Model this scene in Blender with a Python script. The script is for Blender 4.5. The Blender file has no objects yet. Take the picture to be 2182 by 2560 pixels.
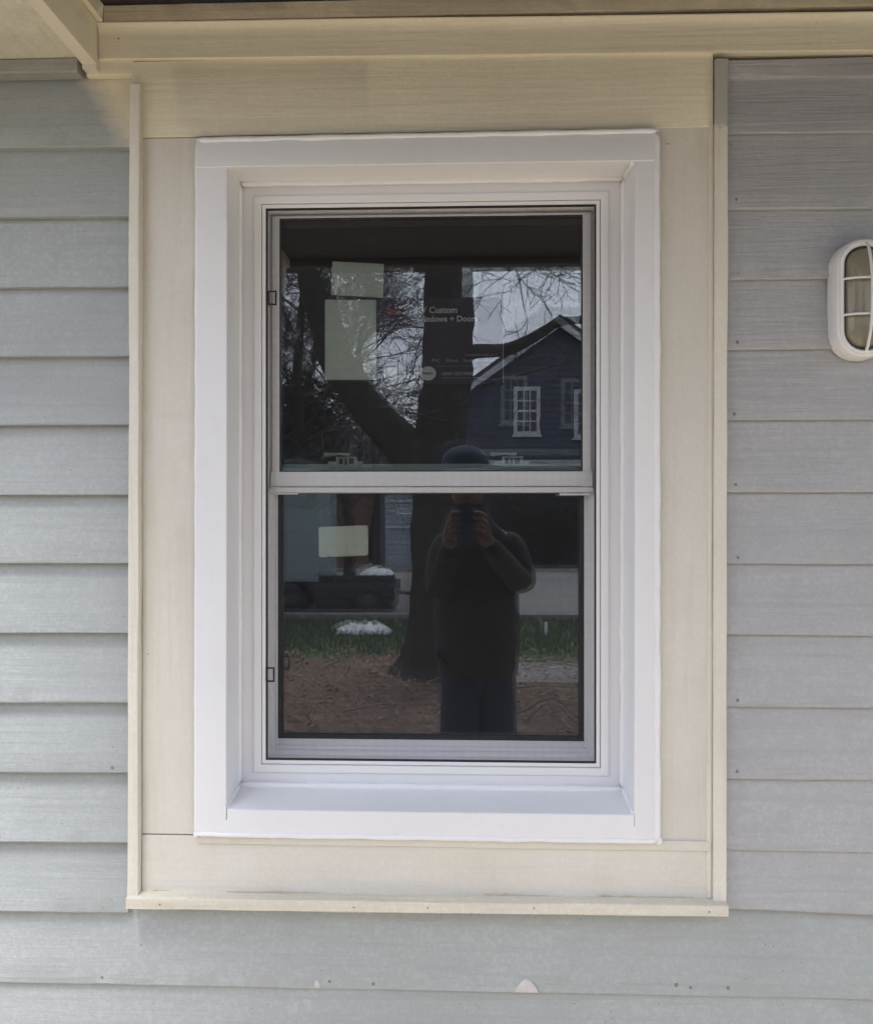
import bpy, bmesh, math, random
from mathutils import Vector, Matrix, noise as mn

sc = bpy.context.scene
COL = sc.collection
R = math.radians
rng = random.Random(7)

# ------------------------------------------------------------------ camera
cam_d = bpy.data.cameras.new('camera')
cam = bpy.data.objects.new('camera', cam_d)
COL.objects.link(cam)
CAM = Vector((0.0815, -1.6763, 1.55))
cam.location = CAM
cam.rotation_euler = (R(90), 0, R(2.3))
cam_d.sensor_fit = 'HORIZONTAL'
cam_d.sensor_width = 36
cam_d.lens = 38.59
cam_d.clip_start = 0.02
cam_d.clip_end = 800
sc.camera = cam

# ------------------------------------------------------------------ sky, sun, exposure
SUN_EL, SUN_AZ = 66, 185          # soft high sun behind thin cloud, in front of the wall
world = bpy.data.worlds.new('World')
sc.world = world
world.use_nodes = True
wn = world.node_tree
for n in list(wn.nodes):
    wn.nodes.remove(n)
sky = wn.nodes.new('ShaderNodeTexSky')
sky.sky_type = 'NISHITA'
sky.sun_disc = False
sky.sun_elevation = R(SUN_EL)
sky.sun_rotation = R(SUN_AZ)
sky.air_density = 1.6
sky.dust_density = 1.5
sky.ozone_density = 1.0
hs = wn.nodes.new('ShaderNodeHueSaturation')
hs.inputs['Saturation'].default_value = 0.68
bg = wn.nodes.new('ShaderNodeBackground')
bg.inputs['Strength'].default_value = 0.12
wo = wn.nodes.new('ShaderNodeOutputWorld')
wn.links.new(sky.outputs[0], hs.inputs['Color'])
cloud = wn.nodes.new('ShaderNodeMix')          # thin even overcast over the clear-sky model
cloud.data_type = 'RGBA'
cloud.inputs[0].default_value = 0.72
cloud.inputs[7].default_value = (6.6, 6.95, 8.3, 1)
wn.links.new(hs.outputs[0], cloud.inputs[6])
wn.links.new(cloud.outputs[2], bg.inputs['Color'])
wn.links.new(bg.outputs[0], wo.inputs['Surface'])

sun_d = bpy.data.lights.new('sun', 'SUN')
sun_d.energy = 1.5
sun_d.angle = R(22)
sun_d.color = (1.0, 0.985, 0.96)
sun = bpy.data.objects.new('sun', sun_d)
COL.objects.link(sun)
# Nishita: rotation 0 puts the sun at +Y, turning towards +X
az = R(SUN_AZ)
sdir = Vector((math.sin(az) * math.cos(R(SUN_EL)), math.cos(az) * math.cos(R(SUN_EL)), math.sin(R(SUN_EL))))
sun.rotation_euler = (-sdir).to_track_quat('-Z', 'Y').to_euler()
sun.location = sdir * 30

sc.view_settings.view_transform = 'Standard'
sc.view_settings.look = 'None'
sc.view_settings.exposure = 1.33
sc.view_settings.gamma = 1
sc.view_settings.use_curve_mapping = False
sc.render.engine = 'CYCLES'
sc.cycles.transparent_max_bounces = 32
sc.cycles.max_bounces = 12
sc.cycles.diffuse_bounces = 6
sc.cycles.glossy_bounces = 6
sc.cycles.sample_clamp_indirect = 8
sc.cycles.use_denoising = True

# ------------------------------------------------------------------ materials
def srgb(r, g, b):
    f = lambda c: (c / 255 / 12.92) if c / 255 <= 0.04045 else ((c / 255 + 0.055) / 1.055) ** 2.4
    return (f(r), f(g), f(b))

class NT:
    def __init__(self, name):
        self.m = bpy.data.materials.new(name)
        self.m.use_nodes = True
        self.t = self.m.node_tree
        self.p = self.t.nodes['Principled BSDF']
        self.out = self.t.nodes['Material Output']
        self.tc = self.t.nodes.new('ShaderNodeTexCoord')
        self.oi = None
    def n(self, typ, **kw):
        nd = self.t.nodes.new(typ)
        for k, v in kw.items():
            setattr(nd, k, v)
        return nd
    def l(self, a, b):
        self.t.links.new(a, b)
    def mapped(self, scale, rand=True):
        mp = self.n('ShaderNodeMapping')
        mp.inputs['Scale'].default_value = scale
        if rand:
            oi = self.n('ShaderNodeObjectInfo')
            ml = self.n('ShaderNodeMath', operation='MULTIPLY')
            ml.inputs[1].default_value = 37.0
            self.l(oi.outputs['Random'], ml.inputs[0])
            cb = self.n('ShaderNodeCombineXYZ')
            self.l(ml.outputs[0], cb.inputs[0]); self.l(ml.outputs[0], cb.inputs[1]); self.l(ml.outputs[0], cb.inputs[2])
            self.l(cb.outputs[0], mp.inputs['Location'])
        self.l(self.tc.outputs['Object'], mp.inputs['Vector'])
        return mp.outputs[0]
    def noise(self, vec, scale, detail=4, rough=0.6, dist=0.0):
        nd = self.n('ShaderNodeTexNoise')
        nd.inputs['Scale'].default_value = scale
        nd.inputs['Detail'].default_value = detail
        nd.inputs['Roughness'].default_value = rough
        nd.inputs['Distortion'].default_value = dist
        self.l(vec, nd.inputs['Vector'])
        return nd.outputs['Fac']
    def ramp(self, fac, a, b, ca=(0, 0, 0, 1), cb=(1, 1, 1, 1)):
        r = self.n('ShaderNodeValToRGB')
        r.color_ramp.elements[0].position = a
        r.color_ramp.elements[1].position = b
        r.color_ramp.elements[0].color = ca if len(ca) == 4 else (*ca, 1)
        r.color_ramp.elements[1].color = cb if len(cb) == 4 else (*cb, 1)
        self.l(fac, r.inputs[0])
        return r.outputs[0]
    def mix(self, fac, a, b, blend='MIX'):
        mx = self.n('ShaderNodeMix', data_type='RGBA', blend_type=blend)
        for s, v in ((mx.inputs[0], fac), (mx.inputs[6], a), (mx.inputs[7], b)):
            if isinstance(v, (int, float)):
                s.default_value = v
            elif isinstance(v, tuple):
                s.default_value = v if len(v) == 4 else (*v, 1)
            else:
                self.l(v, s)
        return mx.outputs[2]
    def math(self, op, a, b=0.0, c=None):
        m = self.n('ShaderNodeMath', operation=op)
        for i, v in enumerate((a, b) if c is None else (a, b, c)):
            if isinstance(v, (int, float)):
                m.inputs[i].default_value = v
            else:
                self.l(v, m.inputs[i])
        return m.outputs[0]
    def bump(self, h, dist, strength=1.0, normal=None):
        b = self.n('ShaderNodeBump')
        b.inputs['Strength'].default_value = strength
        b.inputs['Distance'].default_value = dist
        self.l(h, b.inputs['Height'])
        if normal is not None:
            self.l(normal, b.inputs['Normal'])
        return b.outputs[0]
    def finish(self, col=None, rough=0.5, normal=None, spec=None, metal=0):
        p = self.p
        if col is not None:
            if isinstance(col, tuple):
                p.inputs['Base Color'].default_value = (*col[:3], 1)
            else:
                self.l(col, p.inputs['Base Color'])
        if isinstance(rough, (int, float)):
            p.inputs['Roughness'].default_value = rough
        else:
            self.l(rough, p.inputs['Roughness'])
        if normal is not None:
            self.l(normal, p.inputs['Normal'])
        if spec is not None:
            p.inputs['Specular IOR Level'].default_value = spec
        p.inputs['Metallic'].default_value = metal
        return self.m

def plain(name, col, rough=0.5, var=0.12, scale=20, bump=0.0, spec=None, metal=0):
    t = NT(name)
    v = t.mapped((1, 1, 1), False)
    f = t.noise(v, scale, 5)
    c = t.mix(t.ramp(f, 0.3, 0.7), tuple(x * (1 - var) for x in col), tuple(min(1, x * (1 + var)) for x in col))
    nrm = t.bump(f, bump, 1.0) if bump else None
    return t.finish(c, rough, nrm, spec, metal)

def paint(name, col, axis='x', rough=0.55, grain=0.0006, peel=0.00035, dirt=0.25, dirtcol=None, var=0.05, speck=0.0, drip=0.0, boost=1.0):
    """old brush paint on wood: long grain along the board, brush marks, dabs, dust and specks"""
    t = NT(name)
    long, across = 1.6, 42.0
    sc3 = {'x': (long, across, across), 'z': (across, across, long), 'y': (across, long, across)}[axis]
    vg = t.mapped(sc3)
    va = t.mapped((1, 1, 1))
    g1 = t.noise(vg, 1.6, 6, 0.65, 0.4)
    g2 = t.noise(vg, 6.0, 3, 0.6)
    pe = t.noise(va, 170, 3, 0.6)
    lump = t.noise(va, 9, 5, 0.65)
    big = t.noise(va, 2.3, 4, 0.6)
    dc = dirtcol or tuple(x * 0.62 for x in col)
    base = t.mix(t.ramp(big, 0.3, 0.7), tuple(x * (1 - var) for x in col), tuple(min(1, x * (1 + var)) for x in col))
    base = t.mix(t.math('MULTIPLY', t.ramp(g1, 0.50, 0.72), dirt), base, dc)
    base = t.mix(t.math('MULTIPLY', t.ramp(lump, 0.52, 0.75), dirt * 0.8), base, dc)
    fl = t.noise(va, 95, 4, 0.7)
    base = t.mix(t.math('MULTIPLY', t.ramp(fl, 0.50, 0.70), dirt * 0.9), base, tuple(min(1, x * 1.13) for x in col))
    base = t.mix(t.math('MULTIPLY', t.ramp(fl, 0.47, 0.30), dirt * 0.8), base, tuple(x * 0.82 for x in col))
    base = t.mix(t.math('MULTIPLY', t.ramp(pe, 0.45, 0.75), dirt * 0.5), base, tuple(min(1, x * 1.15) for x in col))
    if speck:
        vo = t.n('ShaderNodeTexVoronoi')
        vo.inputs['Scale'].default_value = 75
        t.l(va, vo.inputs['Vector'])
        mask = t.ramp(vo.outputs['Distance'], 0.06, 0.13, (1, 1, 1), (0, 0, 0))
        sel = t.ramp(t.noise(va, 21, 2), 0.56, 0.62)
        base = t.mix(t.math('MULTIPLY', t.math('MULTIPLY', mask, sel), speck), base, tuple(x * 0.4 for x in col))
    n1 = t.bump(g1, grain * 2.2 * boost, 0.9)
    n2 = t.bump(g2, grain * 0.7 * boost, 0.8, n1)
    n3 = t.bump(lump, peel * 3.5, 0.7, n2)
    n4 = t.bump(pe, peel, 1.0, n3)
    rr = t.ramp(lump, 0.3, 0.7, (rough - 0.1,) * 3, (rough + 0.12,) * 3)
    return t.finish(base, rr, n4, 0.35)

C_SIDE = (0.405, 0.428, 0.424)
C_CREAM = (0.71, 0.675, 0.60)
C_STRIP = (0.76, 0.72, 0.625)
C_CREAM_LIT = (0.80, 0.74, 0.58)  # the same cream, yellowed and lightened to carry warm light on the top boards
M = {}
M['siding'] = paint('siding_paint', C_SIDE, 'x', 0.6, 0.0008, 0.0006, 0.55, (0.30, 0.305, 0.29), 0.08, 0.8)
M['siding_grain'] = paint('siding_paint_grained', (0.45, 0.452, 0.462), 'x', 0.6, 0.0010, 0.0003, 0.55, (0.33, 0.33, 0.32), 0.06, 0.35, boost=1.3)
M['cream_x'] = paint('cream_paint_across', C_CREAM, 'x', 0.5, 0.0005, 0.0002, 0.26, (0.52, 0.45, 0.36), 0.05, 0.25)
M['cream_z'] = paint('cream_paint_upright', C_CREAM, 'z', 0.5, 0.0005, 0.0002, 0.24, (0.54, 0.47, 0.38), 0.05, 0.25)
M['strip_x'] = paint('cream_strip_paint_across', C_STRIP, 'x', 0.5, 0.0004, 0.0002, 0.2, (0.50, 0.44, 0.32), 0.05, 0.3)
M['strip_z'] = paint('cream_strip_paint_upright', C_STRIP, 'z', 0.5, 0.0006, 0.0004, 0.32, (0.52, 0.46, 0.34), 0.06, 0.35)
M['beam_x'] = paint('cream_paint_warm_lit', C_CREAM_LIT, 'x', 0.5, 0.0006, 0.0003, 0.26, (0.56, 0.48, 0.33), 0.06, 0.35)
M['cream_y'] = paint('cream_paint_outward', C_CREAM_LIT, 'y', 0.5, 0.0004, 0.0002, 0.17, (0.50, 0.43, 0.33), 0.05, 0.3)
M['cream_worn'] = paint('cream_paint_weathered', (0.60, 0.52, 0.38), 'x', 0.65, 0.0009, 0.0004, 0.5, (0.34, 0.29, 0.22), 0.1, 0.6)
M['cream_dirty'] = paint('cream_paint_dusty_ledge', (0.72, 0.675, 0.57), 'x', 0.65, 0.0006, 0.0004, 0.45, (0.36, 0.31, 0.22), 0.1, 0.7)
M['soffit'] = paint('soffit_paint', (0.74, 0.70, 0.57), 'y', 0.6, 0.0008, 0.0006, 0.75, (0.38, 0.35, 0.28), 0.12, 0.3)
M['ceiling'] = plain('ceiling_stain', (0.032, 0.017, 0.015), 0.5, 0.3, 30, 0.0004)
def capping_mat():
    t = NT('white_aluminium')
    v = t.mapped((1, 1, 1))
    a = t.noise(v, 4.5, 3); b = t.noise(v, 26, 5, 0.7); c_ = t.noise(v, 140, 3)
    c = t.mix(t.ramp(a, 0.3, 0.7), (0.795, 0.795, 0.805), (0.825, 0.825, 0.83))
    c = t.mix(t.math('MULTIPLY', t.ramp(b, 0.56, 0.75), 0.22), c, (0.62, 0.61, 0.585))
    c = t.mix(t.math('MULTIPLY', t.ramp(c_, 0.66, 0.74), 0.25), c, (0.55, 0.54, 0.52))
    n1 = t.bump(a, 0.004, 0.6)
    return t.finish(c, t.ramp(b, 0.3, 0.7, (0.33,) * 3, (0.46,) * 3), t.bump(b, 0.0002, 0.5, n1), 0.45)
M['white'] = capping_mat()
M['vinyl'] = plain('white_vinyl', (0.80, 0.795, 0.80), 0.33, 0.01, 8)
M['caulk'] = plain('white_caulk', (0.87, 0.86, 0.875), 0.35, 0.02, 60, 0.0004)
M['black'] = plain('black_rubber', (0.012, 0.012, 0.014), 0.5, 0.1, 40)
M['gasket'] = plain('dark_glazing_seal', (0.02, 0.021, 0.025), 0.45, 0.1, 40)
M['nail'] = plain('painted_nail', (0.21, 0.208, 0.20), 0.7, 0.3, 400)
M['putty'] = plain('pale_putty', (0.60, 0.56, 0.54), 0.6, 0.06, 90, 0.0006)
M['lock'] = plain('lock_vinyl', (0.88, 0.90, 0.85), 0.4, 0.03, 60)
M['sticker'] = plain('sticker_paper', (0.85, 0.90, 0.77), 0.6, 0.04, 40)
M['film'] = plain('dark_purple_film', (0.042, 0.027, 0.056), 0.5, 0.06, 20)
M['ink_white'] = plain('pale_print', (0.85, 0.85, 0.80), 0.6, 0.02)
M['ink_dim'] = plain('dim_print', (0.50, 0.50, 0.50), 0.6, 0.02)
M['ink_red'] = plain('red_print', (0.50, 0.045, 0.06), 0.6, 0.02)
M['room'] = plain('room_wall', (0.16, 0.16, 0.17), 0.9, 0.08, 3)
M['frieze'] = paint('shabby_siding_paint', (0.36, 0.365, 0.34), 'x', 0.65, 0.0009, 0.0005, 0.55, (0.22, 0.21, 0.18), 0.1, 0.6)
M['deck'] = paint('deck_boards', (0.62, 0.50, 0.32), 'x', 0.7, 0.0008, 0.0004, 0.4)  # floor out of view, pale and warm so it bounces light upward

# right strip: siding grey on its upper end where the wall painter ran over, cream below
def strip_two_paints():
    m = M['strip_z'].copy(); m.name = 'cream_paint_upright_overpainted'
    t = m.node_tree
    p = t.nodes['Principled BSDF']
    src = p.inputs['Base Color'].links[0].from_socket
    tc = t.nodes.new('ShaderNodeTexCoord'); sx = t.nodes.new('ShaderNodeSeparateXYZ')
    t.links.new(tc.outputs['Object'], sx.inputs[0])
    nz = t.nodes.new('ShaderNodeTexNoise'); nz.inputs['Scale'].default_value = 60
    t.links.new(tc.outputs['Object'], nz.inputs['Vector'])
    ad = t.nodes.new('ShaderNodeMath'); ad.operation = 'MULTIPLY_ADD'; ad.inputs[1].default_value = 0.03
    t.links.new(nz.outputs['Fac'], ad.inputs[0]); t.links.new(sx.outputs['Z'], ad.inputs[2])
    mr = t.nodes.new('ShaderNodeMapRange'); mr.inputs[1].default_value = 2.243; mr.inputs[2].default_value = 2.252
    t.links.new(ad.outputs[0], mr.inputs[0])
    mx = t.nodes.new('ShaderNodeMix'); mx.data_type = 'RGBA'
    t.links.new(mr.outputs[0], mx.inputs[0]); t.links.new(src, mx.inputs[6]); mx.inputs[7].default_value = (0.47, 0.465, 0.42, 1)
    t.links.new(mx.outputs[2], p.inputs['Base Color'])
    return m
M['strip_two'] = strip_two_paints()

# top left board: the cream was brushed past the corner onto it
def board_brushed_over():
    m = M['siding'].copy(); m.name = 'siding_paint_brushed_over'
    t = m.node_tree; p = t.nodes['Principled BSDF']
    src = p.inputs['Base Color'].links[0].from_socket
    tc = t.nodes.new('ShaderNodeTexCoord'); sx = t.nodes.new('ShaderNodeSeparateXYZ')
    t.links.new(tc.outputs['Object'], sx.inputs[0])
    nz = t.nodes.new('ShaderNodeTexNoise'); nz.inputs['Scale'].default_value = 32; nz.inputs['Detail'].default_value = 5
    t.links.new(tc.outputs['Object'], nz.inputs['Vector'])
    a = t.nodes.new('ShaderNodeMath'); a.operation = 'MULTIPLY_ADD'; a.inputs[1].default_value = 0.62; a.inputs[2].default_value = -0.62 * 2.222
    t.links.new(sx.outputs['Z'], a.inputs[0])
    b = t.nodes.new('ShaderNodeMath'); b.operation = 'ADD'
    t.links.new(a.outputs[0], b.inputs[0]); t.links.new(sx.outputs['X'], b.inputs[1])
    c = t.nodes.new('ShaderNodeMath'); c.operation = 'MULTIPLY_ADD'; c.inputs[1].default_value = 0.055
    t.links.new(nz.outputs['Fac'], c.inputs[0]); t.links.new(b.outputs[0], c.inputs[2])
    mr = t.nodes.new('ShaderNodeMapRange'); mr.inputs[1].default_value = -0.550; mr.inputs[2].default_value = -0.490
    t.links.new(c.outputs[0], mr.inputs[0])
    mx = t.nodes.new('ShaderNodeMix'); mx.data_type = 'RGBA'
    t.links.new(mr.outputs[0], mx.inputs[0]); t.links.new(src, mx.inputs[6]); mx.inputs[7].default_value = (*C_CREAM_LIT, 1)
    t.links.new(mx.outputs[2], p.inputs['Base Color'])
    return m
M['siding_corner'] = board_brushed_over()

def glass(name, refl, tint):
    t = NT(name)
    t.t.nodes.remove(t.p)
    tr = t.n('ShaderNodeBsdfTransparent'); tr.inputs[0].default_value = (*tint, 1)
    gl = t.n('ShaderNodeBsdfGlossy'); gl.inputs['Roughness'].default_value = 0.0
    gl.inputs[0].default_value = (0.96, 0.98, 1.0, 1)
    fr = t.n('ShaderNodeFresnel'); fr.inputs[0].default_value = 1.5
    f = t.math('MULTIPLY', fr.outputs[0], refl / 0.04)
    f = t.math('MINIMUM', f, 0.95)
    mx = t.n('ShaderNodeMixShader')
    t.l(f, mx.inputs[0]); t.l(tr.outputs[0], mx.inputs[1]); t.l(gl.outputs[0], mx.inputs[2])
    t.l(mx.outputs[0], t.out.inputs['Surface'])
    return t.m
M['glass'] = glass('clear_pane', 0.142, (0.985, 0.99, 0.98))
M['glass_lowe'] = glass('coated_inner_pane', 0.08, (0.93, 0.98, 0.95))

def mesh_screen():
    t = NT('insect_screen_mesh')
    d = t.n('ShaderNodeBsdfDiffuse'); d.inputs[0].default_value = (0.05, 0.05, 0.054, 1)
    tr = t.n('ShaderNodeBsdfTransparent')
    sx = t.n('ShaderNodeSeparateXYZ'); t.l(t.tc.outputs['Object'], sx.inputs[0])
    pitch = 0.0021
    def wire(s):
        f = t.math('FRACT', t.math('DIVIDE', s, pitch))
        return t.math('LESS_THAN', f, 0.123)
    w = t.math('MAXIMUM', wire(sx.outputs['X']), wire(sx.outputs['Z']))
    mx = t.n('ShaderNodeMixShader')
    t.l(w, mx.inputs[0]); t.l(tr.outputs[0], mx.inputs[1]); t.l(d.outputs[0], mx.inputs[2])
    t.t.nodes.remove(t.p)
    t.l(mx.outputs[0], t.out.inputs['Surface'])
    return t.m
M['mesh'] = mesh_screen()

# ------------------------------------------------------------------ mesh builder
class MB:
    def __init__(self):
        self.v = []; self.f = []
    def add(self, vs, fs):
        o = len(self.v)
        self.v += [tuple(p) for p in vs]
        self.f += [tuple(i + o for i in f) for f in fs]
        return self
    def box(self, x0, x1, y0, y1, z0, z1):
        return self.add([(x, y, z) for z in (z0, z1) for y in (y0, y1) for x in (x0, x1)],
                        [(0, 2, 3, 1), (4, 5, 7, 6), (0, 1, 5, 4), (2, 6, 7, 3), (0, 4, 6, 2), (1, 3, 7, 5)])
    def prism(self, pts, axis, a0, a1):
        """closed outline pts (two remaining axes) extruded along axis"""
        def mk(p, a):
            return {'x': (a, p[0], p[1]), 'y': (p[0], a, p[1]), 'z': (p[0], p[1], a)}[axis]
        n = len(pts)
        vs = [mk(p, a0) for p in pts] + [mk(p, a1) for p in pts]
        fs = [(i, (i + 1) % n, n + (i + 1) % n, n + i) for i in range(n)]
        fs += [tuple(range(n - 1, -1, -1)), tuple(range(n, 2 * n))]
        return self.add(vs, fs)
    def lumber(self, axis, a0, a1, prof, n=24, jit=0.0, seed=0, end=None, freq=7.0, hf=0.35):
        """profile swept along axis, edges wandering by jit; end=(da,db) slides the profile towards the far end"""
        k = len(prof)
        vs = []
        for i in range(n + 1):
            t = i / n
            a = a0 + (a1 - a0) * t
            for j, (p, q) in enumerate(prof):
                dp = mn.noise(Vector((a * freq + seed * 3.1, j * 0.35, seed))) * jit
                dq = mn.noise(Vector((a * freq + seed * 1.7 + 50, j * 0.35, seed + 9))) * jit
                dp += mn.noise(Vector((a * freq * 9 + seed, j * 2.1, seed + 4))) * jit * hf
                dq += mn.noise(Vector((a * freq * 9 + seed + 20, j * 2.1, seed + 5))) * jit * hf
                if end:
                    dp += end[0] * t; dq += end[1] * t
                pp, qq = p + dp, q + dq
                vs.append({'x': (a, pp, qq), 'y': (pp, a, qq), 'z': (pp, qq, a)}[axis])
        fs = []
        for i in range(n):
            for j in range(k):
                fs.append((i * k + j, i * k + (j + 1) % k, (i + 1) * k + (j + 1) % k, (i + 1) * k + j))
        fs += [tuple(range(k - 1, -1, -1)), tuple(n * k + j for j in range(k))]
        return self.add(vs, fs)
    def tube(self, pts, rad, sides=6, cap=True, squash=None):
        pts = [Vector(p) for p in pts]
        n = len(pts)
        if not hasattr(rad, '__len__'):
            rad = [rad] * n
        base = len(self.v)
        up = None
        for i, p in enumerate(pts):
            d = (pts[min(i + 1, n - 1)] - pts[max(i - 1, 0)])
            if d.length < 1e-9:
                d = Vector((0, 0, 1))
            d.normalize()
            if up is None:
                up = Vector((0, 0, 1)) if abs(d.z) < 0.9 else Vector((0, 1, 0))
            u = (up - d * up.dot(d))
            if u.length < 1e-5:
                u = Vector((1, 0, 0)) - d * d.x
            u.normalize(); w = d.cross(u); up = u
            for s in range(sides):
                a = 2 * math.pi * s / sides
                o = u * math.cos(a) * rad[i] + w * math.sin(a) * rad[i]
                if squash:
                    o = Vector((o.x * squash[0], o.y * squash[1], o.z * squash[2]))
                self.v.append(tuple(p + o))
        for i in range(n - 1):
            for s in range(sides):
                a, b = base + i * sides + s, base + i * sides + (s + 1) % sides
                self.f.append((a, b, b + sides, a + sides))
        if cap:
            self.f.append(tuple(base + s for s in range(sides - 1, -1, -1)))
            self.f.append(tuple(base + (n - 1) * sides + s for s in range(sides)))
        return self
    def ring(self, prof, X0, X1, Z0, Z1, closed=True):
        """profile of (inset, y) mitred round the rectangle X0..X1, Z0..Z1"""
        k = len(prof); base = len(self.v)
        for (ins, y) in prof:
            self.v += [(X0 + ins, y, Z0 + ins), (X1 - ins, y, Z0 + ins), (X1 - ins, y, Z1 - ins), (X0 + ins, y, Z1 - ins)]
        for j in range(k if closed else k - 1):
            jj = (j + 1) % k
            for c in range(4):
                cc = (c + 1) % 4
                self.f.append((base + j * 4 + c, base + j * 4 + cc, base + jj * 4 + cc, base + jj * 4 + c))
        return self
    def ball(self, c, r, nu=10, nv=7, sq=(1, 1, 1)):
        vs = [(c[0], c[1], c[2] + r * sq[2])]
        for i in range(1, nv):
            th = math.pi * i / nv
            for j in range(nu):
                ph = 2 * math.pi * j / nu
                vs.append((c[0] + r * sq[0] * math.sin(th) * math.cos(ph), c[1] + r * sq[1] * math.sin(th) * math.sin(ph), c[2] + r * sq[2] * math.cos(th)))
        vs.append((c[0], c[1], c[2] - r * sq[2]))
        fs = [(0, 1 + j, 1 + (j + 1) % nu) for j in range(nu)]
        for i in range(nv - 2):
            for j in range(nu):
                a = 1 + i * nu + j; b = 1 + i * nu + (j + 1) % nu
                fs.append((a, a + nu, b + nu, b))
        o = 1 + (nv - 2) * nu
        fs += [(o + j, len(vs) - 1, o + (j + 1) % nu) for j in range(nu)]
        return self.add(vs, fs)
    def build(self, name, mat, parent=None, bevel=0.0, segs=2, smooth=22, flip=True):
        me = bpy.data.meshes.new(name)
        me.from_pydata(self.v, [], self.f)
        bm = bmesh.new(); bm.from_mesh(me)
        bmesh.ops.recalc_face_normals(bm, faces=bm.faces)
        if bevel:
            ed = [e for e in bm.edges if len(e.link_faces) == 2 and e.calc_face_angle(0) > R(25)]
            bmesh.ops.bevel(bm, geom=ed, offset=bevel, segments=segs, affect='EDGES', profile=0.6, clamp_overlap=True)
        bm.to_mesh(me); bm.free()
        if smooth:
            for p in me.polygons:
                p.use_smooth = True
            me.set_sharp_from_angle(angle=R(smooth))
        if mat:
            me.materials.append(mat)
        o = bpy.data.objects.new(name, me)
        COL.objects.link(o)
        if parent:
            attach(o, parent)
        return o

def world_loc(o):
    v = Vector((0, 0, 0))
    while o:
        v += Vector(o.location); o = o.parent
    return v
def attach(o, parent):
    """vertices are in world metres, so cancel the parent's place (keeps texture coordinates continuous)"""
    o.parent = parent
    o.location = Vector(o.location) - world_loc(parent)
    return o
def rr(a0, a1, b0, b1, r, s=2):
    """rounded rectangle outline"""
    pts = []
    for (ca, cb, st) in ((a1 - r, b1 - r, 0), (a0 + r, b1 - r, 90), (a0 + r, b0 + r, 180), (a1 - r, b0 + r, 270)):
        for i in range(s + 1):
            t = R(st + 90 * i / s)
            pts.append((ca + r * math.cos(t), cb + r * math.sin(t)))
    return pts
def tag(o, label=None, cat=None, group=None, kind=None):
    if label: o['label'] = label
    if cat: o['category'] = cat
    if group: o['group'] = group
    if kind: o['kind'] = kind
    return o
def thing(name, loc, label, cat, group=None):
    o = bpy.data.objects.new(name, None)
    COL.objects.link(o)
    o.location = loc
    o.empty_display_size = 0.1
    return tag(o, label, cat, group)
def copy_part(src, parent, dloc=(0, 0, 0)):
    c = src.copy(); COL.objects.link(c)
    c.parent = parent
    c.location = Vector(src.location) + Vector(dloc)
    return c

# ------------------------------------------------------------------ the clapboard wall
wall = thing('house_wall', (0, 0.02, 0.0), 'pale grey-green clapboard house wall around the white window, paint weathered', 'wall')

def clap(x0, x1, zb0, zb1, zt0, zt1, thick, mat, seed, jit=0.0009, y=0.0):
    h = (zt0 - zb0)
    lap = 0.018
    f = (0.0172 if x1 < 0 else 0.0115) * h / 0.127
    prof = [(y + 0.0016, zb0), (y + 0.0004, zb0 + 0.0012), (y, zb0 + 0.003), (y + f * 0.3, zb0 + h * 0.3), (y + f * 0.65, zb0 + h * 0.65), (y + f, zt0), (y + f + 0.0012, zt0 + lap), (y + f + 0.0035, zt0 + lap), (y + thick, zb0)]
    n = max(12, int(abs(x1 - x0) / 0.018))
    m = MB().lumber('x', x0, x1, prof, n, jit, seed, end=(0, zb1 - zb0), freq=5)
    # stretch the top when the course fans out
    dt = (zt1 - zt0) - (zb1 - zb0)
    if abs(dt) > 1e-5:
        out = []
        for (x, yy, z) in m.v:
            t = (x - x0) / (x1 - x0)
            s = (z - zb0) / max(h, 1e-6)
            out.append((x, yy, z + dt * t * max(0, min(1.2, s))))
        m.v = out
    return m.build('clapboard', mat, wall)

zl0 = [2.2174, 2.0910, 1.9618, 1.8354, 1.7090, 1.5798, 1.4552, 1.3278, 1.1987, 1.0713, 0.9431, 0.8166]   # at x -0.784
zl1 = [2.2146, 2.0889, 1.9605, 1.8338, 1.7090, 1.5814, 1.4566, 1.3291, 1.2024, 1.0749, 0.9473, 0.8193]   # at x -0.548
XL0, XL1 = -1.5, -0.5402
def ext(za, zb, xa, xb, x):
    return za + (zb - za) * (x - xa) / (xb - xa)
topL = (2.350, 2.350)
for i in range(12):
    a = ext(zl0[i], zl1[i], -0.784, -0.548, XL0) if False else zl0[i] - (zl1[i] - zl0[i]) * 0.6
    b = zl1[i]
    if i == 0:
        ta, tb = topL
    else:
        ta, tb = zl0[i - 1] - (zl1[i - 1] - zl0[i - 1]) * 0.6, zl1[i - 1]
    xe = XL1 - 0.0012 * rng.random() - (0.006 if i == 11 else 0)
    clap(XL0, xe, a, b, ta, tb, 0.0168, M['siding_corner'] if i == 0 else M['siding'], i + 1)

zr0 = [2.2213, 2.0869, 1.9622, 1.8380, 1.7128, 1.5850, 1.4581, 1.3321, 1.2043, 1.0765, 0.9496, 0.8460]
zr1 = [2.2181, 2.0824, 1.9641, 1.8397, 1.7127, 1.5848, 1.4578, 1.3316, 1.2038, 1.0767, 0.9497, 0.8332]
XR0, XR1 = 0.5255, 2.2
for i in range(12):
    a, b = zr0[i], zr0[i] + (zr1[i] - zr0[i]) * 2.2 if i < 11 else 0.800
    if i == 0:
        ta, tb = 2.318, 2.318
    else:
        ta, tb = zr0[i - 1], zr0[i - 1] + (zr1[i - 1] - zr0[i - 1]) * 2.2
    clap(XR0 + 0.0012 * rng.random(), XR1, a, b, ta, tb, 0.0085, M['siding_grain'], i + 31, 0.0011)

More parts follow.
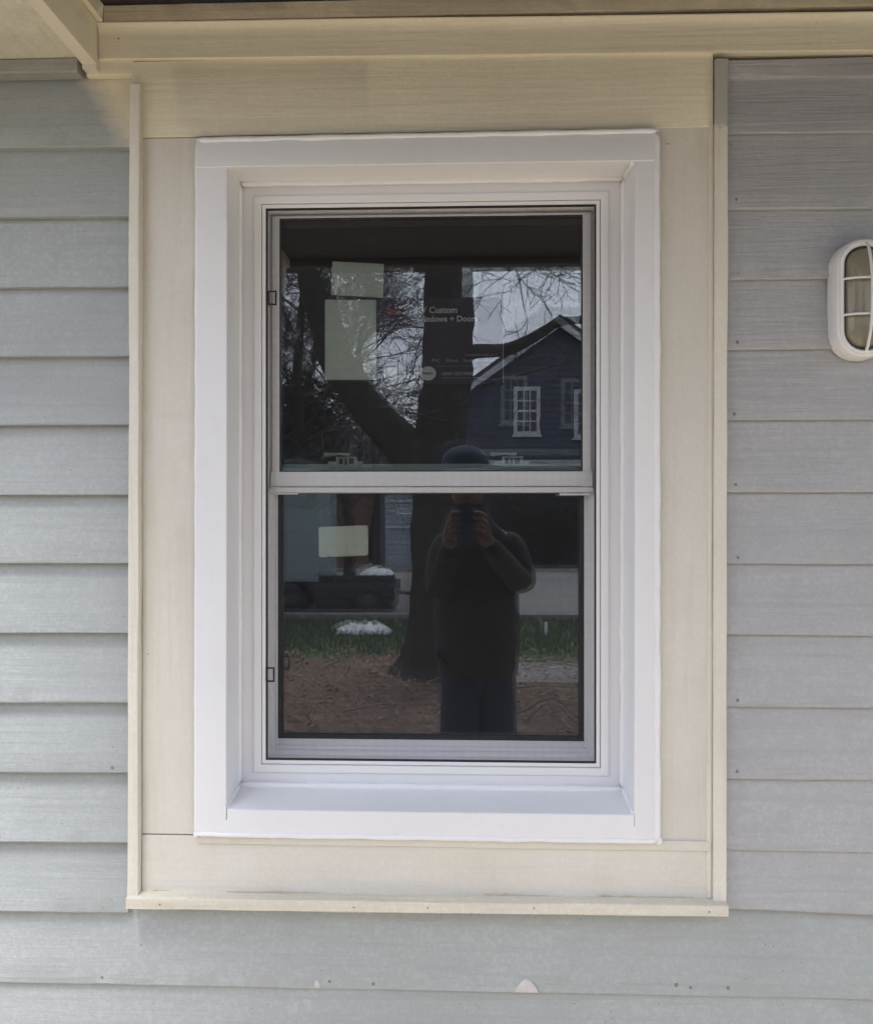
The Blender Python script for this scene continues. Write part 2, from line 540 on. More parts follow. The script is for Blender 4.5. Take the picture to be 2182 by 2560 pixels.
# full-width courses under the window
clap(-1.5, 2.2, 0.6868, 0.6905, 0.832, 0.832, 0.0105, M['siding'], 61, 0.0014, y=0.003)
zb = 0.6868
for k in range(5):
    z1_ = 0.690 - 0.127 * (k + 1)
    clap(-1.5, 2.2, z1_ - 0.003, z1_ + 0.003, z1_ + 0.124, z1_ + 0.130, 0.0115, M['siding'], 70 + k, 0.0012)

# cream filler closing the corner under the beam
MB().lumber('x', -0.6215, -0.5365, rr(-0.004, 0.014, 2.3435, 2.372, 0.004, 3), 12, 0.0014, 80).build('corner_filler', M['beam_x'], wall)
# narrow boards closing the courses under the eaves
MB().lumber('x', -1.5, -0.632, rr(-0.020, 0.012, 2.3435, 2.3685, 0.002), 40, 0.0012, 81).build('frieze_board', M['frieze'], wall)
MB().lumber('x', 0.530, 2.2, rr(0.0, 0.016, 2.319, 2.352, 0.002), 40, 0.0010, 82).build('frieze_board', M['siding_grain'], wall)
# sheathing behind the boards, leaving the window opening
sh = MB()
sh.box(-1.5, -0.415, 0.021, 0.18, -0.2, 2.5); sh.box(0.403, 2.2, 0.021, 0.18, -0.2, 2.5)
sh.box(-0.415, 0.403, 0.021, 0.18, -0.2, 0.955); sh.box(-0.415, 0.403, 0.021, 0.18, 2.235, 2.5)
sh.build('sheathing', M['room'], wall, smooth=0)

def nail_mesh():
    m = MB()
    n = 8
    vs = [(0.0026 * math.cos(2 * math.pi * i / n), 0.0, 0.0026 * math.sin(2 * math.pi * i / n)) for i in range(n)]
    vs += [(x * 0.8, -0.0009, z * 0.8) for (x, y, z) in vs]
    m.add(vs, [(i, (i + 1) % n, n + (i + 1) % n, n + i) for i in range(n)] + [tuple(range(n, 2 * n))])
    return m
nail0 = None
def nail(x, y, z, parent=wall, s=1.0):
    global nail0
    if nail0 is None:
        nail0 = nail_mesh().build('nail', M['nail'], None)
        o = nail0
    else:
        o = nail0.copy(); COL.objects.link(o)
    o.parent = parent
    o.location = Vector((x, y, z)) - world_loc(parent)
    s *= 0.82
    o.scale = (s, 1, s * 1.1)
    return o
nail(0.5458, 0.0012, 2.104, s=1.2); nail(0.549, 0.0012, 1.973, s=0.8); nail(0.5476, 0.0012, 1.8505, s=1.6)
nail(0.542, 0.0012, 1.7235, s=1.5); nail(0.5445, 0.0012, 1.5985, s=1.3); nail(0.5485, 0.0012, 1.4690, s=1.4)
nail(0.548, 0.0012, 1.2160, s=1.5); nail(0.547, 0.0012, 1.0895, s=1.6)
nail(-0.576, 0.0010, 1.084, s=1.5); nail(-0.789, 0.0010, 0.956, s=2.6)
for x, z in ((-0.596, 0.7005), (-0.179, 0.7015), (-0.100, 0.6985), (0.441, 0.7075), (0.466, 0.7035), (0.532, 0.7045)):
    nail(x, 0.0038, z, s=1.2 + 0.6 * rng.random())
nail(0.5375, 0.0085, 2.205, s=0.7)

# putty patch with a hairline crack on the lower board
def patch(pts, y0, y1, name, mat, parent, slope=0.0, zref=0.0):
    cx = sum(p[0] for p in pts) / len(pts); cz = sum(p[1] for p in pts) / len(pts)
    n = len(pts)
    Y = lambda z, y: y + (z - zref) * slope
    vs = [(p[0], Y(p[1], y0), p[1]) for p in pts] + [(cx + (p[0] - cx) * 0.72, Y(cz + (p[1] - cz) * 0.72, y1), cz + (p[1] - cz) * 0.72) for p in pts] + [(cx, Y(cz, y1), cz)]
    fs = [(i, (i + 1) % n, n + (i + 1) % n, n + i) for i in range(n)] + [(n + i, n + (i + 1) % n, 2 * n) for i in range(n)]
    return MB().add(vs, fs).build(name, mat, parent, smooth=60)
patch([(0.154, 0.6895), (0.158, 0.699), (0.166, 0.708), (0.172, 0.7125), (0.180, 0.7105), (0.187, 0.704), (0.193, 0.6955), (0.197, 0.6895)], 0.0026, 0.0006, 'putty_patch', M['putty'], wall, 0.09, 0.69)
patch([(-0.2065, 0.6905), (-0.206, 0.700), (-0.202, 0.7045), (-0.198, 0.700), (-0.1955, 0.6905)], 0.0028, 0.001, 'putty_patch', M['putty'], wall, 0.09, 0.69)
MB().tube([(0.1865, 0.0046, 0.7085), (0.191, 0.0042, 0.7040), (0.1945, 0.0036, 0.6985), (0.1968, 0.0030, 0.6935), (0.1972, 0.0026, 0.6900)], 0.0007, 4).build('crack', M['nail'], wall)
# ------------------------------------------------------------------ cream window surround
sur = thing('window_surround', (0, 0.01, 0.84), 'cream painted flat wooden boards and narrow strips boxing in the white window', 'window trim')
MB().lumber('x', -0.5386, 0.5035, rr(-0.004, 0.020, 2.2295, 2.367, 0.0012), 60, 0.0008, 101, end=(0, 0.0025), freq=2.5, hf=0.06).build('head_board', M['beam_x'], sur)
def upright(x0, x1, z0, z1, y0, y1, mat, seed, name, r=0.0015, end=None, jit=0.0006):
    return MB().lumber('z', z0, z1, rr(x0, x1, y0, y1, r), 60, jit, seed, end=end, freq=5 if jit > 0.0007 else 2.5, hf=0.35 if jit > 0.0007 else 0.05).build(name, mat, sur)
upright(-0.5200, -0.410, 0.9665, 2.2275, -0.0020, 0.019, M['cream_z'], 102, 'side_board', end=(0.001, 0))
upright(0.398, 0.5030, 0.9665, 2.2318, -0.0026, 0.019, M['cream_z'], 103, 'side_board', end=(0.003, 0))
MB().lumber('x', -0.5200, 0.5025, rr(-0.0022, 0.019, 0.860, 0.9640, 0.0012), 60, 0.0006, 104, freq=2.5, hf=0.06).build('apron_board', M['cream_x'], sur)
# nosing under the white sill: thin, with a rounded lower lip
MB().lumber('x', -0.4165, 0.4975, rr(-0.0072, 0.004, 0.9500, 0.9690, 0.003, 4), 60, 0.0009, 105, end=(0, -0.001)).build('sill_nosing', M['cream_x'], sur)
# narrow strips standing proud round the boards
upright(-0.5402, -0.5215, 0.8612, 2.3180, -0.022, 0.012, M['strip_z'], 106, 'edge_strip', 0.0018, (0.0040, 0), 0.0016)
upright(0.5018, 0.5245, 0.8560, 2.3480, -0.0125, 0.012, M['strip_two'], 107, 'edge_strip', 0.0020, (0.0035, 0), 0.0014)
upright(0.4925, 0.5012, 0.868, 2.236, -0.0048, 0.004, M['strip_z'], 117, 'edge_strip', 0.0018, (0.0035, 0), 0.0008)
MB().lumber('x', -0.5395, 0.5235, [(-0.030, 0.8415), (-0.030, 0.8590), (-0.0285, 0.8605), (0.004, 0.8632), (0.004, 0.8400), (-0.0285, 0.8400)], 70, 0.0012, 108, end=(0, 0.0042)).build('edge_strip', M['cream_dirty'], sur)
# dry ragged caulk where the apron meets the lower strip
cr = MB()
for (a, b) in ((-0.365, -0.19), (-0.50, -0.47), (0.10, 0.21), (0.30, 0.47)):
    n = 16
    pts = [(a + (b - a) * i / n, -0.0035 - 0.001 * rng.random(), 0.8645 + 0.003 * (a + 0.5) + (rng.random() - 0.5) * 0.0018) for i in range(n + 1)]
    cr.tube(pts, [0.0004 + 0.0015 * rng.random() ** 3 for _ in range(n + 1)], 5)
cr.build('old_caulk', M['cream_worn'], sur)
for x, z in ((-0.478, 0.8505), (-0.131, 0.851), (0.0, 0.852), (0.1865, 0.8540), (0.4905, 0.8525)):
    nail(x, -0.0302, z + 0.002 * x, sur, 0.75)
# filled nail dent on the right board and a few pinholes
patch([(0.4195, 2.2015), (0.423, 2.2040), (0.427, 2.2038), (0.430, 2.2010), (0.4265, 2.2020), (0.423, 2.2018)], -0.0028, -0.0045, 'paint_flake', M['cream_worn'], sur)
nail(-0.509, -0.0022, 1.292, sur, 0.5)
nail(-0.5600, -0.0106, 2.4060, sur, 0.8)

# ------------------------------------------------------------------ white window
win = thing('window', (0, 0.05, 0.97), 'new white double-hung window with insect screen set in the cream surround', 'window')
YF = -0.014
cap = MB()
HX0, HX1 = -0.4165, 0.4050
# head: face, return to the board, reveal
cap.prism([(0.002, 2.2215), (YF - 0.0008, 2.2215), (YF - 0.0012, 2.2205), (YF - 0.0012, 2.1705), (YF - 0.0002, 2.1692), (0.074, 2.1730), (0.074, 2.1745), (YF + 0.004, 2.1725), (YF + 0.004, 2.2195), (0.002, 2.2195)], 'x', HX0, HX1)
cap.build('head_capping', M['white'], win)
for s in (0, 1):
    m = MB()
    if s == 0:
        pr = [(-0.4175, 0.002), (-0.4175, YF + 0.001), (-0.4165, YF), (-0.3645, YF), (-0.3632, YF + 0.001), (-0.3612, 0.074), (-0.3630, 0.074), (-0.3648, YF + 0.003), (-0.4155, YF + 0.003), (-0.4155, 0.002)]
        e = (0.0022, 0)
    else:
        pr = [(0.4050, 0.002), (0.4050, YF + 0.001), (0.4040, YF), (0.3650, YF), (0.3637, YF + 0.001), (0.3585, 0.074), (0.3603, 0.074), (0.3653, YF + 0.003), (0.4030, YF + 0.003), (0.4030, 0.002)]
        e = (0.0008, 0)
    m.lumber('z', 0.9695, 2.1706, pr, 30, 0.0004, 120 + s, end=e, freq=3)
    m.build('jamb_capping', M['white'], win)
# sill: sloped top, face with clipped lower corners
sl = MB()
sl.prism([(YF - 0.0010, 0.9695), (YF - 0.0010, 1.0145), (YF + 0.0004, 1.0160), (0.074, 1.0330), (0.074, 1.0310), (YF + 0.003, 1.0130), (YF + 0.003, 0.9695)], 'x', -0.3612, 0.3628)
sl.prism([(-0.3612, 0.9695), (-0.3612, 0.9990), (-0.3850, 0.9695)], 'y', YF - 0.0010, YF + 0.003)
sl.prism([(0.3628, 0.9695), (0.3628, 0.9960), (0.3810, 0.9695)], 'y', YF - 0.0010, YF + 0.003)
sl.build('sill_capping', M['white'], win)

def bead(p0, p1, r, seed, parent=win, n=70, wob=0.0007, squash=None, name='caulk_bead'):
    p0, p1 = Vector(p0), Vector(p1)
    pts, rad = [], []
    for i in range(n + 1):
        t = i / n
        a = t * (p1 - p0).length * 22
        w = Vector((mn.noise(Vector((a, seed, 1))), mn.noise(Vector((a, seed, 5))) * 0.4, mn.noise(Vector((a, seed, 9))))) * wob
        pts.append(p0.lerp(p1, t) + w)
        k = 1 + 0.28 * mn.noise(Vector((a * 0.7, seed, 13))) + 0.12 * mn.noise(Vector((a * 4, seed, 17)))
        rad.append(r * k * (0.35 if i in (0, n) else 1))
    return MB().tube(pts, rad, 8, True, squash).build(name, M['caulk'], parent, smooth=80)
bead((-0.4185, -0.0120, 2.2190), (0.4060, -0.0128, 2.2225), 0.0058, 1, squash=(1, 1, 0.95))
bead((-0.4188, -0.0100, 0.9680), (-0.4163, -0.0100, 2.2205), 0.0038, 2, n=110)
bead((0.4040, -0.0128, 0.9660), (0.4030, -0.0128, 2.2225), 0.0058, 3, n=110, wob=0.0009)
bead((-0.4190, -0.0120, 0.9700), (0.4070, -0.0120, 0.9690), 0.0054, 4, wob=0.0016)
MB().ball((0.4060, -0.010, 0.9690), 0.0075, 10, 7, (1, 0.7, 1)).build('caulk_bead', M['caulk'], win)
MB().ball((-0.4180, -0.010, 0.9690), 0.006, 10, 7, (1, 0.7, 1)).build('caulk_bead', M['caulk'], win)
# inner beads where the capping meets the vinyl
bead((-0.3600, 0.073, 2.1700), (0.3600, 0.073, 2.1710), 0.0062, 5, squash=(1, 0.7, 1))
bead((-0.3610, 0.073, 1.0350), (-0.3600, 0.073, 2.1700), 0.0050, 6, n=100)
bead((0.3575, 0.073, 1.0350), (0.3590, 0.073, 2.1700), 0.0058, 7, n=100)
bead((-0.3600, 0.072, 1.0350), (0.3580, 0.072, 1.0345), 0.0062, 8, wob=0.0012)
bead((-0.3625, -0.010, 1.0170), (-0.3605, 0.068, 1.0345), 0.0030, 9, n=30)
bead((0.3630, -0.010, 1.0165), (0.3585, 0.068, 1.0345), 0.0052, 10, n=30, wob=0.001)
bead((-0.3620, -0.010, 2.1690), (-0.3605, 0.070, 2.1720), 0.0026, 11, n=24)
bead((0.3625, -0.010, 2.1690), (0.3590, 0.070, 2.1720), 0.0050, 12, n=24)

# vinyl main frame: sloped outer step, flat front, then the pocket the screen sits in
WX0, WX1, WZ0, WZ1 = -0.3600, 0.3575, 1.0330, 2.1720
fr = MB().ring([(0, 0.12), (0, 0.079), (0.0015, 0.0775), (0.0245, 0.0760), (0.0268, 0.0700), (0.0285, 0.0690), (0.0405, 0.0690), (0.0412, 0.0698),
                (0.0412, 0.0890), (0.0500, 0.0890), (0.0500, 0.112), (0.0575, 0.112), (0.0575, 0.170), (0.0, 0.170)], WX0, WX1, WZ0, WZ1)
fr.build('frame', M['vinyl'], win, bevel=0.0006, segs=1)
# weep notch covers on the bottom of the frame
for x in (-0.235, 0.205):
    MB().prism(rr(x, x + 0.045, 1.0375, 1.0425, 0.0012), 'y', 0.0748, 0.079).build('weep_cover', M['vinyl'], win)

# insect screen: slim white frame, black spline, mesh, two pull tabs
scr = MB().ring([(0.0425, 0.083), (0.0425, 0.0722), (0.0432, 0.0715), (0.0488, 0.0715), (0.0492, 0.0722), (0.0492, 0.083)], WX0, WX1, WZ0, WZ1).build('insect_screen', M['vinyl'], win, bevel=0.0004, segs=1)
MB().ring([(0.0492, 0.080), (0.0492, 0.0735), (0.0520, 0.0735), (0.0520, 0.080)], WX0, WX1, WZ0, WZ1).build('spline', M['black'], scr)
ms = MB().add([(WX0 + 0.0515, 0.0765, WZ0 + 0.0515), (WX1 - 0.0515, 0.0765, WZ0 + 0.0515), (WX1 - 0.0515, 0.0765, WZ1 - 0.0515), (WX0 + 0.0515, 0.0765, WZ1 - 0.0515)], [(0, 1, 2, 3)])
ms.build('screen_mesh', M['mesh'], scr, smooth=0)
def pull_tab(x, z):
    m = MB()
    w, h, b = 0.0165, 0.0275, 0.0028
    m.box(x, x + w, 0.0690, 0.0725, z, z + b); m.box(x, x + w, 0.0690, 0.0725, z + h - b, z + h)
    m.box(x, x + b, 0.0692, 0.0723, z + b, z + h - b); m.box(x + w - b, x + w, 0.0692, 0.0723, z + b, z + h - b)
    return m.build('pull_tab', M['black'], scr, bevel=0.0005, segs=1)
pull_tab(-0.3060, 1.9395)
pull_tab(-0.3100, 1.2300)

# upper sash (outer track)
UX0, UX1, UZ0, UZ1 = -0.3040, 0.3015, 1.5865, 2.1165
us = MB()
us.box(UX0, UX0 + 0.0135, 0.100, 0.128, UZ0, UZ1); us.box(UX1 - 0.0150, UX1, 0.100, 0.128, UZ0, UZ1)
us.box(UX0 + 0.0135, UX1 - 0.0150, 0.1003, 0.128, UZ1 - 0.004, UZ1)
us.box(UX0 - 0.003, UX1 + 0.003, 0.0985, 0.128, 1.5985, 1.6270)
us.prism([(0.096, 1.5870), (0.0945, 1.5885), (0.0945, 1.5962), (0.096, 1.5975), (0.1285, 1.5975), (0.1285, 1.5870)], 'x', UX0 - 0.004, UX1 + 0.004)
us_o = us.build('upper_sash', M['vinyl'], win, bevel=0.0008, segs=2)
GX0, GX1, GZ0, GZ1 = UX0 + 0.0135, UX1 - 0.0150, 1.6270, UZ1 - 0.004
MB().ring([(0, 0.1015), (0.0022, 0.1015), (0.0022, 0.118), (0, 0.118)], GX0, GX1, GZ0, GZ1).build('glazing_seal', M['gasket'], us_o)
MB().box(GX0 + 0.001, GX1 - 0.001, 0.1050, 0.1085, GZ0 + 0.001, GZ1 - 0.001).build('glass_pane', M['glass'], us_o, smooth=0)
def tilted_pane(x0, x1, z0, z1, y, rz, rx, parent):
    cx, cz = (x0 + x1) / 2, (z0 + z1) / 2
    m = MB().box(x0, x1, y, y + 0.0032, z0, z1)
    m.v = [(px, py + (px - cx) * rz + (pz - cz) * rx, pz) for (px, py, pz) in m.v]
    return m.build('glass_pane', M['glass_lowe'], parent, smooth=0)
tilted_pane(GX0 + 0.001, GX1 - 0.001, GZ0 + 0.001, GZ1 - 0.001, 0.1185, 0.0072, -0.0062, us_o)

# lower sash (inner track)
ls = MB()
LX0, LX1 = -0.3090, 0.3050
ls.box(LX0, LX0 + 0.0085, 0.132, 0.162, 1.085, 1.640); ls.box(LX1 - 0.0120, LX1, 0.132, 0.162, 1.085, 1.640)
ls.box(LX0 + 0.0085, LX1 - 0.0120, 0.1325, 0.162, 1.080, 1.1085)
ls.prism([(0.126, 1.0830), (0.126, 1.0935), (0.128, 1.0960), (0.1325, 1.0975), (0.1325, 1.0830)], 'x', LX0 + 0.002, LX1 - 0.002)
ls.box(LX0 + 0.0085, LX1 - 0.0120, 0.1325, 0.162, 1.6030, 1.6430)
ls_o = ls.build('lower_sash', M['vinyl'], win, bevel=0.0008, segs=2)
QX0, QX1, QZ0, QZ1 = LX0 + 0.0085, LX1 - 0.0120, 1.1085, 1.6030
MB().ring([(0, 0.1335), (0.0080, 0.1335), (0.0080, 0.139), (0.0095, 0.139), (0.0095, 0.153), (0, 0.153)], QX0, QX1, QZ0, QZ1).build('glazing_seal', M['gasket'], ls_o)
MB().box(QX0 + 0.001, QX1 - 0.001, 0.1405, 0.1435, QZ0 + 0.001, QZ1 - 0.001).build('glass_pane', M['glass'], ls_o, smooth=0)
tilted_pane(QX0 + 0.001, QX1 - 0.001, QZ0 + 0.001, QZ1 - 0.001, 0.1530, 0.0030, -0.0020, ls_o)
# tilt latches showing as slim white slips under the meeting rail
MB().box(-0.300, -0.2560, 0.0990, 0.110, 1.5835, 1.5862).build('tilt_latch', M['vinyl'], us_o)
MB().box(0.2430, 0.3000, 0.0990, 0.110, 1.5815, 1.5852).build('tilt_latch', M['vinyl'], us_o)

def sash_lock(x):
    z = 1.6432
    m = MB()
    m.box(x - 0.034, x - 0.016, 0.136, 0.158, z, z + 0.0055)
    m.box(x + 0.016, x + 0.034, 0.136, 0.158, z, z + 0.0055)
    m.box(x - 0.018, x - 0.0135, 0.134, 0.158, z, z + 0.0115)
    m.box(x + 0.0175, x + 0.022, 0.134, 0.158, z, z + 0.0115)
    m.box(x - 0.018, x + 0.022, 0.134, 0.158, z + 0.0115, z + 0.0145)
    m.box(x - 0.005, x - 0.002, 0.137, 0.156, z, z + 0.0115)
    m.box(x + 0.003, x + 0.006, 0.137, 0.156, z, z + 0.0115)
    o = m.build('sash_lock', M['lock'], win, bevel=0.0006, segs=1)
    pts = [(x - 0.040, z + 0.0165), (x - 0.036, z + 0.0135), (x - 0.026, z + 0.0165), (x - 0.010, z + 0.0185), (x + 0.006, z + 0.0180), (x + 0.008, z + 0.0150),
           (x + 0.010, z + 0.0215), (x + 0.006, z + 0.0225), (x - 0.030, z + 0.0215), (x - 0.040, z + 0.0220), (x - 0.042, z + 0.0200)]
    MB().prism([(x - 0.042, z + 0.0200), (x - 0.041, z + 0.0160), (x - 0.036, z + 0.0145), (x - 0.026, z + 0.0165), (x - 0.012, z + 0.0175), (x + 0.008, z + 0.0150), (x + 0.010, z + 0.0215), (x - 0.038, z + 0.0222)], 'y', 0.131, 0.139).build('lever', M['lock'], o, bevel=0.0005, segs=1)
    return o
sash_lock(-0.1690)
sash_lock(0.1540)

# ------------------------------------------------------------------ stickers on the inside of the glass
def sticker(name, quad, y, label, r=0.002):
    """paper label, 0.4 mm, with rounded corners, from its four corners"""
    q = [Vector((p[0], p[1])) for p in quad]
    pts = []
    for i in range(4):
        a, b, c = q[i - 1], q[i], q[(i + 1) % 4]
        u = (a - b).normalized(); v = (c - b).normalized()
        for t in (0.0, 0.3, 0.7, 1.0):
            pts.append(tuple(b + u * r * (1 - t) ** 1.6 + v * r * t ** 1.6))
    o = MB().prism(pts, 'y', y, y + 0.0004).build(name, M['sticker'], None, smooth=0)
    return tag(o, label, 'sticker', 'pale stickers inside the window glass')
YS = 0.1090
sticker('sticker', [(-0.1928, 1.9670), (-0.0925, 1.9604), (-0.0906, 2.0253), (-0.1900, 2.0311)], YS, 'small pale green sticker tilted above the taller one in the upper pane')
sticker('sticker', [(-0.2042, 1.8040), (-0.1057, 1.8030), (-0.1057, 1.9565), (-0.2042, 1.9577)], YS, 'tall pale green sticker below the small tilted one in the upper pane', 0.0012)
sticker('sticker', [(-0.2218, 1.4612), (-0.1250, 1.4652), (-0.1260, 1.5243), (-0.2228, 1.5204)], 0.1440, 'pale rectangular sticker alone in the lower pane', 0.004)

lab = thing('brand_sticker', (0.02, YS, 1.795), 'dark purple printed sheet with company lettering in the upper pane', 'sticker')
MB().box(-0.1060, 0.1377, YS + 0.0002, YS + 0.0010, 1.7940, 1.9600).build('sheet', M['film'], lab, smooth=0)
MB().box(0.1360, 0.1377, YS - 0.0002, YS + 0.0002, 1.7960, 1.925).build('sheet_edge', M['ink_dim'], lab, smooth=0)
def lettering(text, x, z, size, mat, parent, name='lettering', y=YS, align='LEFT', bold=0.0):
    cu = bpy.data.curves.new(name, 'FONT')
    cu.body = text; cu.size = size; cu.align_x = align; cu.extrude = 0.0001; cu.offset = bold
    cu.resolution_u = 3
    tmp = bpy.data.objects.new('tmp', cu); COL.objects.link(tmp)
    bpy.context.view_layer.update()
    me = bpy.data.meshes.new_from_object(tmp.evaluated_get(bpy.context.evaluated_depsgraph_get()))
    bpy.data.objects.remove(tmp); bpy.data.curves.remove(cu)
    me.transform(Matrix.Rotation(R(90), 4, 'X'))
    me.transform(Matrix.Translation((x, y, z)))
    me.materials.clear(); me.materials.append(mat)
    o = bpy.data.objects.new(name, me); COL.objects.link(o)
    attach(o, parent)
    return o
lettering('KV Custom', -0.0305, 1.9305, 0.0168, M['ink_white'], lab, bold=0.00045)
lettering('Windows + Doors', -0.0305, 1.9140, 0.0155, M['ink_white'], lab, bold=0.00045)
lettering('kvcustomwd.com', 0.0640, 1.8475, 0.0088, M['ink_dim'], lab)
lettering('PVC', 0.0000, 1.8365, 0.0092, M['ink_dim'], lab)
lettering('Wood', 0.0270, 1.8365, 0.0092, M['ink_dim'], lab)
lettering('Steel  Aluminum', 0.0600, 1.8365, 0.0092, M['ink_dim'], lab)
MB().box(0.0080, 0.0900, YS - 0.0001, YS + 0.0001, 1.8280, 1.8285).build('rule', M['ink_dim'], lab, smooth=0)
lettering('NAFS CERTIFIED', 0.0200, 1.8115, 0.0085, M['ink_dim'], lab, bold=0.0002)
MB().box(0.020, 0.098, YS - 0.0001, YS + 0.0001, 1.8060, 1.8068).build('rule', M['ink_dim'], lab, smooth=0)
MB().box(0.086, 0.124, YS - 0.0001, YS + 0.0001, 1.8030, 1.8036).build('rule', M['ink_dim'], lab, smooth=0)
# red badge strokes, left of the name
rb = MB()
for (x0, z0, x1, z1, w) in ((-0.086, 1.9410, -0.073, 1.9330, 0.0016), (-0.079, 1.9385, -0.066, 1.9310, 0.0016), (-0.088, 1.9330, -0.052, 1.9315, 0.0010), (-0.070, 1.9350, -0.052, 1.9300, 0.0014), (-0.083, 1.9300, -0.055, 1.9285, 0.0010)):
    rb.tube([(x0, YS, z0), ((x0 + x1) / 2, YS, (z0 + z1) / 2 + 0.001), (x1, YS, z1)], w, 5, True, (1, 0.1, 1))
rb.build('red_badge', M['ink_red'], lab)
sq = MB().prism(rr(-0.0900, -0.0660, 1.8055, 1.8265, 0.003), 'y', YS - 0.0001, YS + 0.0001).build('seal', M['ink_white'], lab, smooth=0)
st = MB()
for i, h in enumerate((0.012, 0.018, 0.010, 0.016, 0.020)):
    st.box(-0.052 + i * 0.006, -0.0485 + i * 0.006, YS - 0.0001, YS + 0.0001, 1.8065, 1.8065 + h)
st.build('seal', M['ink_white'], lab, smooth=0)
n = 28
el = [(-0.0065 + 0.0155 * math.cos(2 * math.pi * i / n), 1.8150 + 0.0135 * math.sin(2 * math.pi * i / n)) for i in range(n)]
MB().prism(el, 'y', YS - 0.0001, YS + 0.0001).build('seal', M['ink_white'], lab, smooth=0)
lettering('ENERGY', -0.0065, 1.8128, 0.0058, M['film'], lab, y=YS - 0.0002, align='CENTER', bold=0.0002)

# ------------------------------------------------------------------ porch roof over the wall, and the eave at its left
por = thing('porch_roof', (0.8, -0.7, 2.34), 'cream painted porch roof beams with dark brown ceiling above the window', 'porch roof')
pr = [(-0.0095, 2.3690), (-0.0105, 2.3705), (-0.0105, 2.411), (-0.0115, 2.419), (-0.0145, 2.4255), (-0.0190, 2.4305), (-0.0190, 2.4325), (0.02, 2.4325), (0.02, 2.3690)]
MB().lumber('x', -0.5970, 2.2, pr, 90, 0.0010, 201, end=(0, -0.0220), freq=2.5, hf=0.08).build('wall_beam', M['beam_x'], por)
MB().lumber('x', -0.5845, 2.2, rr(-0.0170, 0.02, 2.4335, 2.4630, 0.001), 90, 0.0009, 202, freq=4).build('ceiling_strip', M['cream_worn'], por)
# end beam running out from the wall at the porch's left end
MB().lumber('y', -1.474, -0.0195, rr(-0.6240, -0.5965, 2.3560, 2.50, 0.002), 60, 0.0009, 203, freq=4).build('end_beam', M['cream_y'], por)
MB().lumber('y', -1.47, -0.0195, rr(-0.5955, -0.5845, 2.4325, 2.4635, 0.0015), 50, 0.0007, 204, freq=4).build('ceiling_strip', M['cream_y'], por)
MB().lumber('y', -0.0190, 0.0, rr(-0.6235, -0.5980, 2.3480, 2.50, 0.002), 3, 0.0006, 205).build('beam_end', M['cream_z'], por)
cb0 = None
for k in range(16):
    y = -0.018 - 0.0905 * (k + 1)
    if cb0 is None:
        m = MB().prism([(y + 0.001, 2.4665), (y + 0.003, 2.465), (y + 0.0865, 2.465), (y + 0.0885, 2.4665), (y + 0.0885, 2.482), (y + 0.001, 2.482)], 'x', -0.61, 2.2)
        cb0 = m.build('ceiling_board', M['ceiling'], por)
        y00 = y
    else:
        copy_part(cb0, por, (0, y - y00, 0))
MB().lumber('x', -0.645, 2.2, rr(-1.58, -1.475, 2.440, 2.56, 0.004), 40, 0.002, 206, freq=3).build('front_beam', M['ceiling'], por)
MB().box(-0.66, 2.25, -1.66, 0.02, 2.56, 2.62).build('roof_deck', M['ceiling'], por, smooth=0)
post = MB().box(-0.73, -0.64, -1.575, -1.48, 0.0, 2.439)
post.build('post', M['cream_z'], por, bevel=0.006)
MB().box(2.05, 2.15, -1.575, -1.48, 0.0, 2.439).build('post', M['cream_z'], por, bevel=0.006)

eav = thing('eave', (-1.1, -0.25, 2.37), 'stained cream soffit of the eave at the upper left corner', 'eave')
MB().lumber('y', -0.36, 0.019, rr(-2.3, -0.6245, 2.3695, 2.385, 0.001), 20, 0.0012, 301).build('soffit_panel', M['soffit'], eav)
MB().box(-2.3, -0.626, -0.385, -0.3605, 2.355, 2.50).build('fascia', M['cream_x'], eav, bevel=0.002)
MB().box(-2.3, -0.626, -0.41, 0.02, 2.50, 2.53).build('roof_edge', M['ceiling'], eav, smooth=0)

# ------------------------------------------------------------------ wall light
M['lampwhite'] = plain('white_lamp_metal', (0.82, 0.815, 0.81), 0.35, 0.03, 30)
def lens_mat():
    t = NT('ribbed_lens')
    v = t.mapped((1, 1, 1), False)
    t.p.inputs['Base Color'].default_value = (0.40, 0.36, 0.26, 1)
    t.p.inputs['Roughness'].default_value = 0.16
    t.p.inputs['Transmission Weight'].default_value = 0.35
    t.l(t.bump(t.noise(v, 90, 3), 0.0006), t.p.inputs['Normal'])
    return t.m
M['lens'] = lens_mat()
LCX, LCZ, LA, LB = 0.7560, 1.9205, 0.0500, 0.1040
lamp = thing('wall_light', (LCX, 0.0, LCZ), 'white oval caged bulkhead light on the wall, cut by the photo edge', 'wall light')
def oval(sx, sz, n=48, e=2.7):
    out = []
    for i in range(n):
        a = 2 * math.pi * i / n
        c, s = math.cos(a), math.sin(a)
        r = sx                                  # stadium: two round ends joined by straight sides
        h = max(0.0, sz - r)
        out.append((LCX + r * math.copysign(abs(c) ** 0.93, c), LCZ + r * math.copysign(abs(s) ** 0.93, s) + math.copysign(h, s) * min(1, abs(s) * 12)))
    return out
def oval_loft(rings, mat, name, cap_last=True):
    m = MB(); n = 48
    for (sx, sz, y) in rings:
        m.v += [(p[0], y, p[1]) for p in oval(sx, sz, n)]
    for k in range(len(rings) - 1):
        for i in range(n):
            m.f.append((k * n + i, k * n + (i + 1) % n, (k + 1) * n + (i + 1) % n, (k + 1) * n + i))
    if cap_last:
        m.f.append(tuple((len(rings) - 1) * n + i for i in range(n)))
    return m.build(name, mat, lamp, smooth=50)
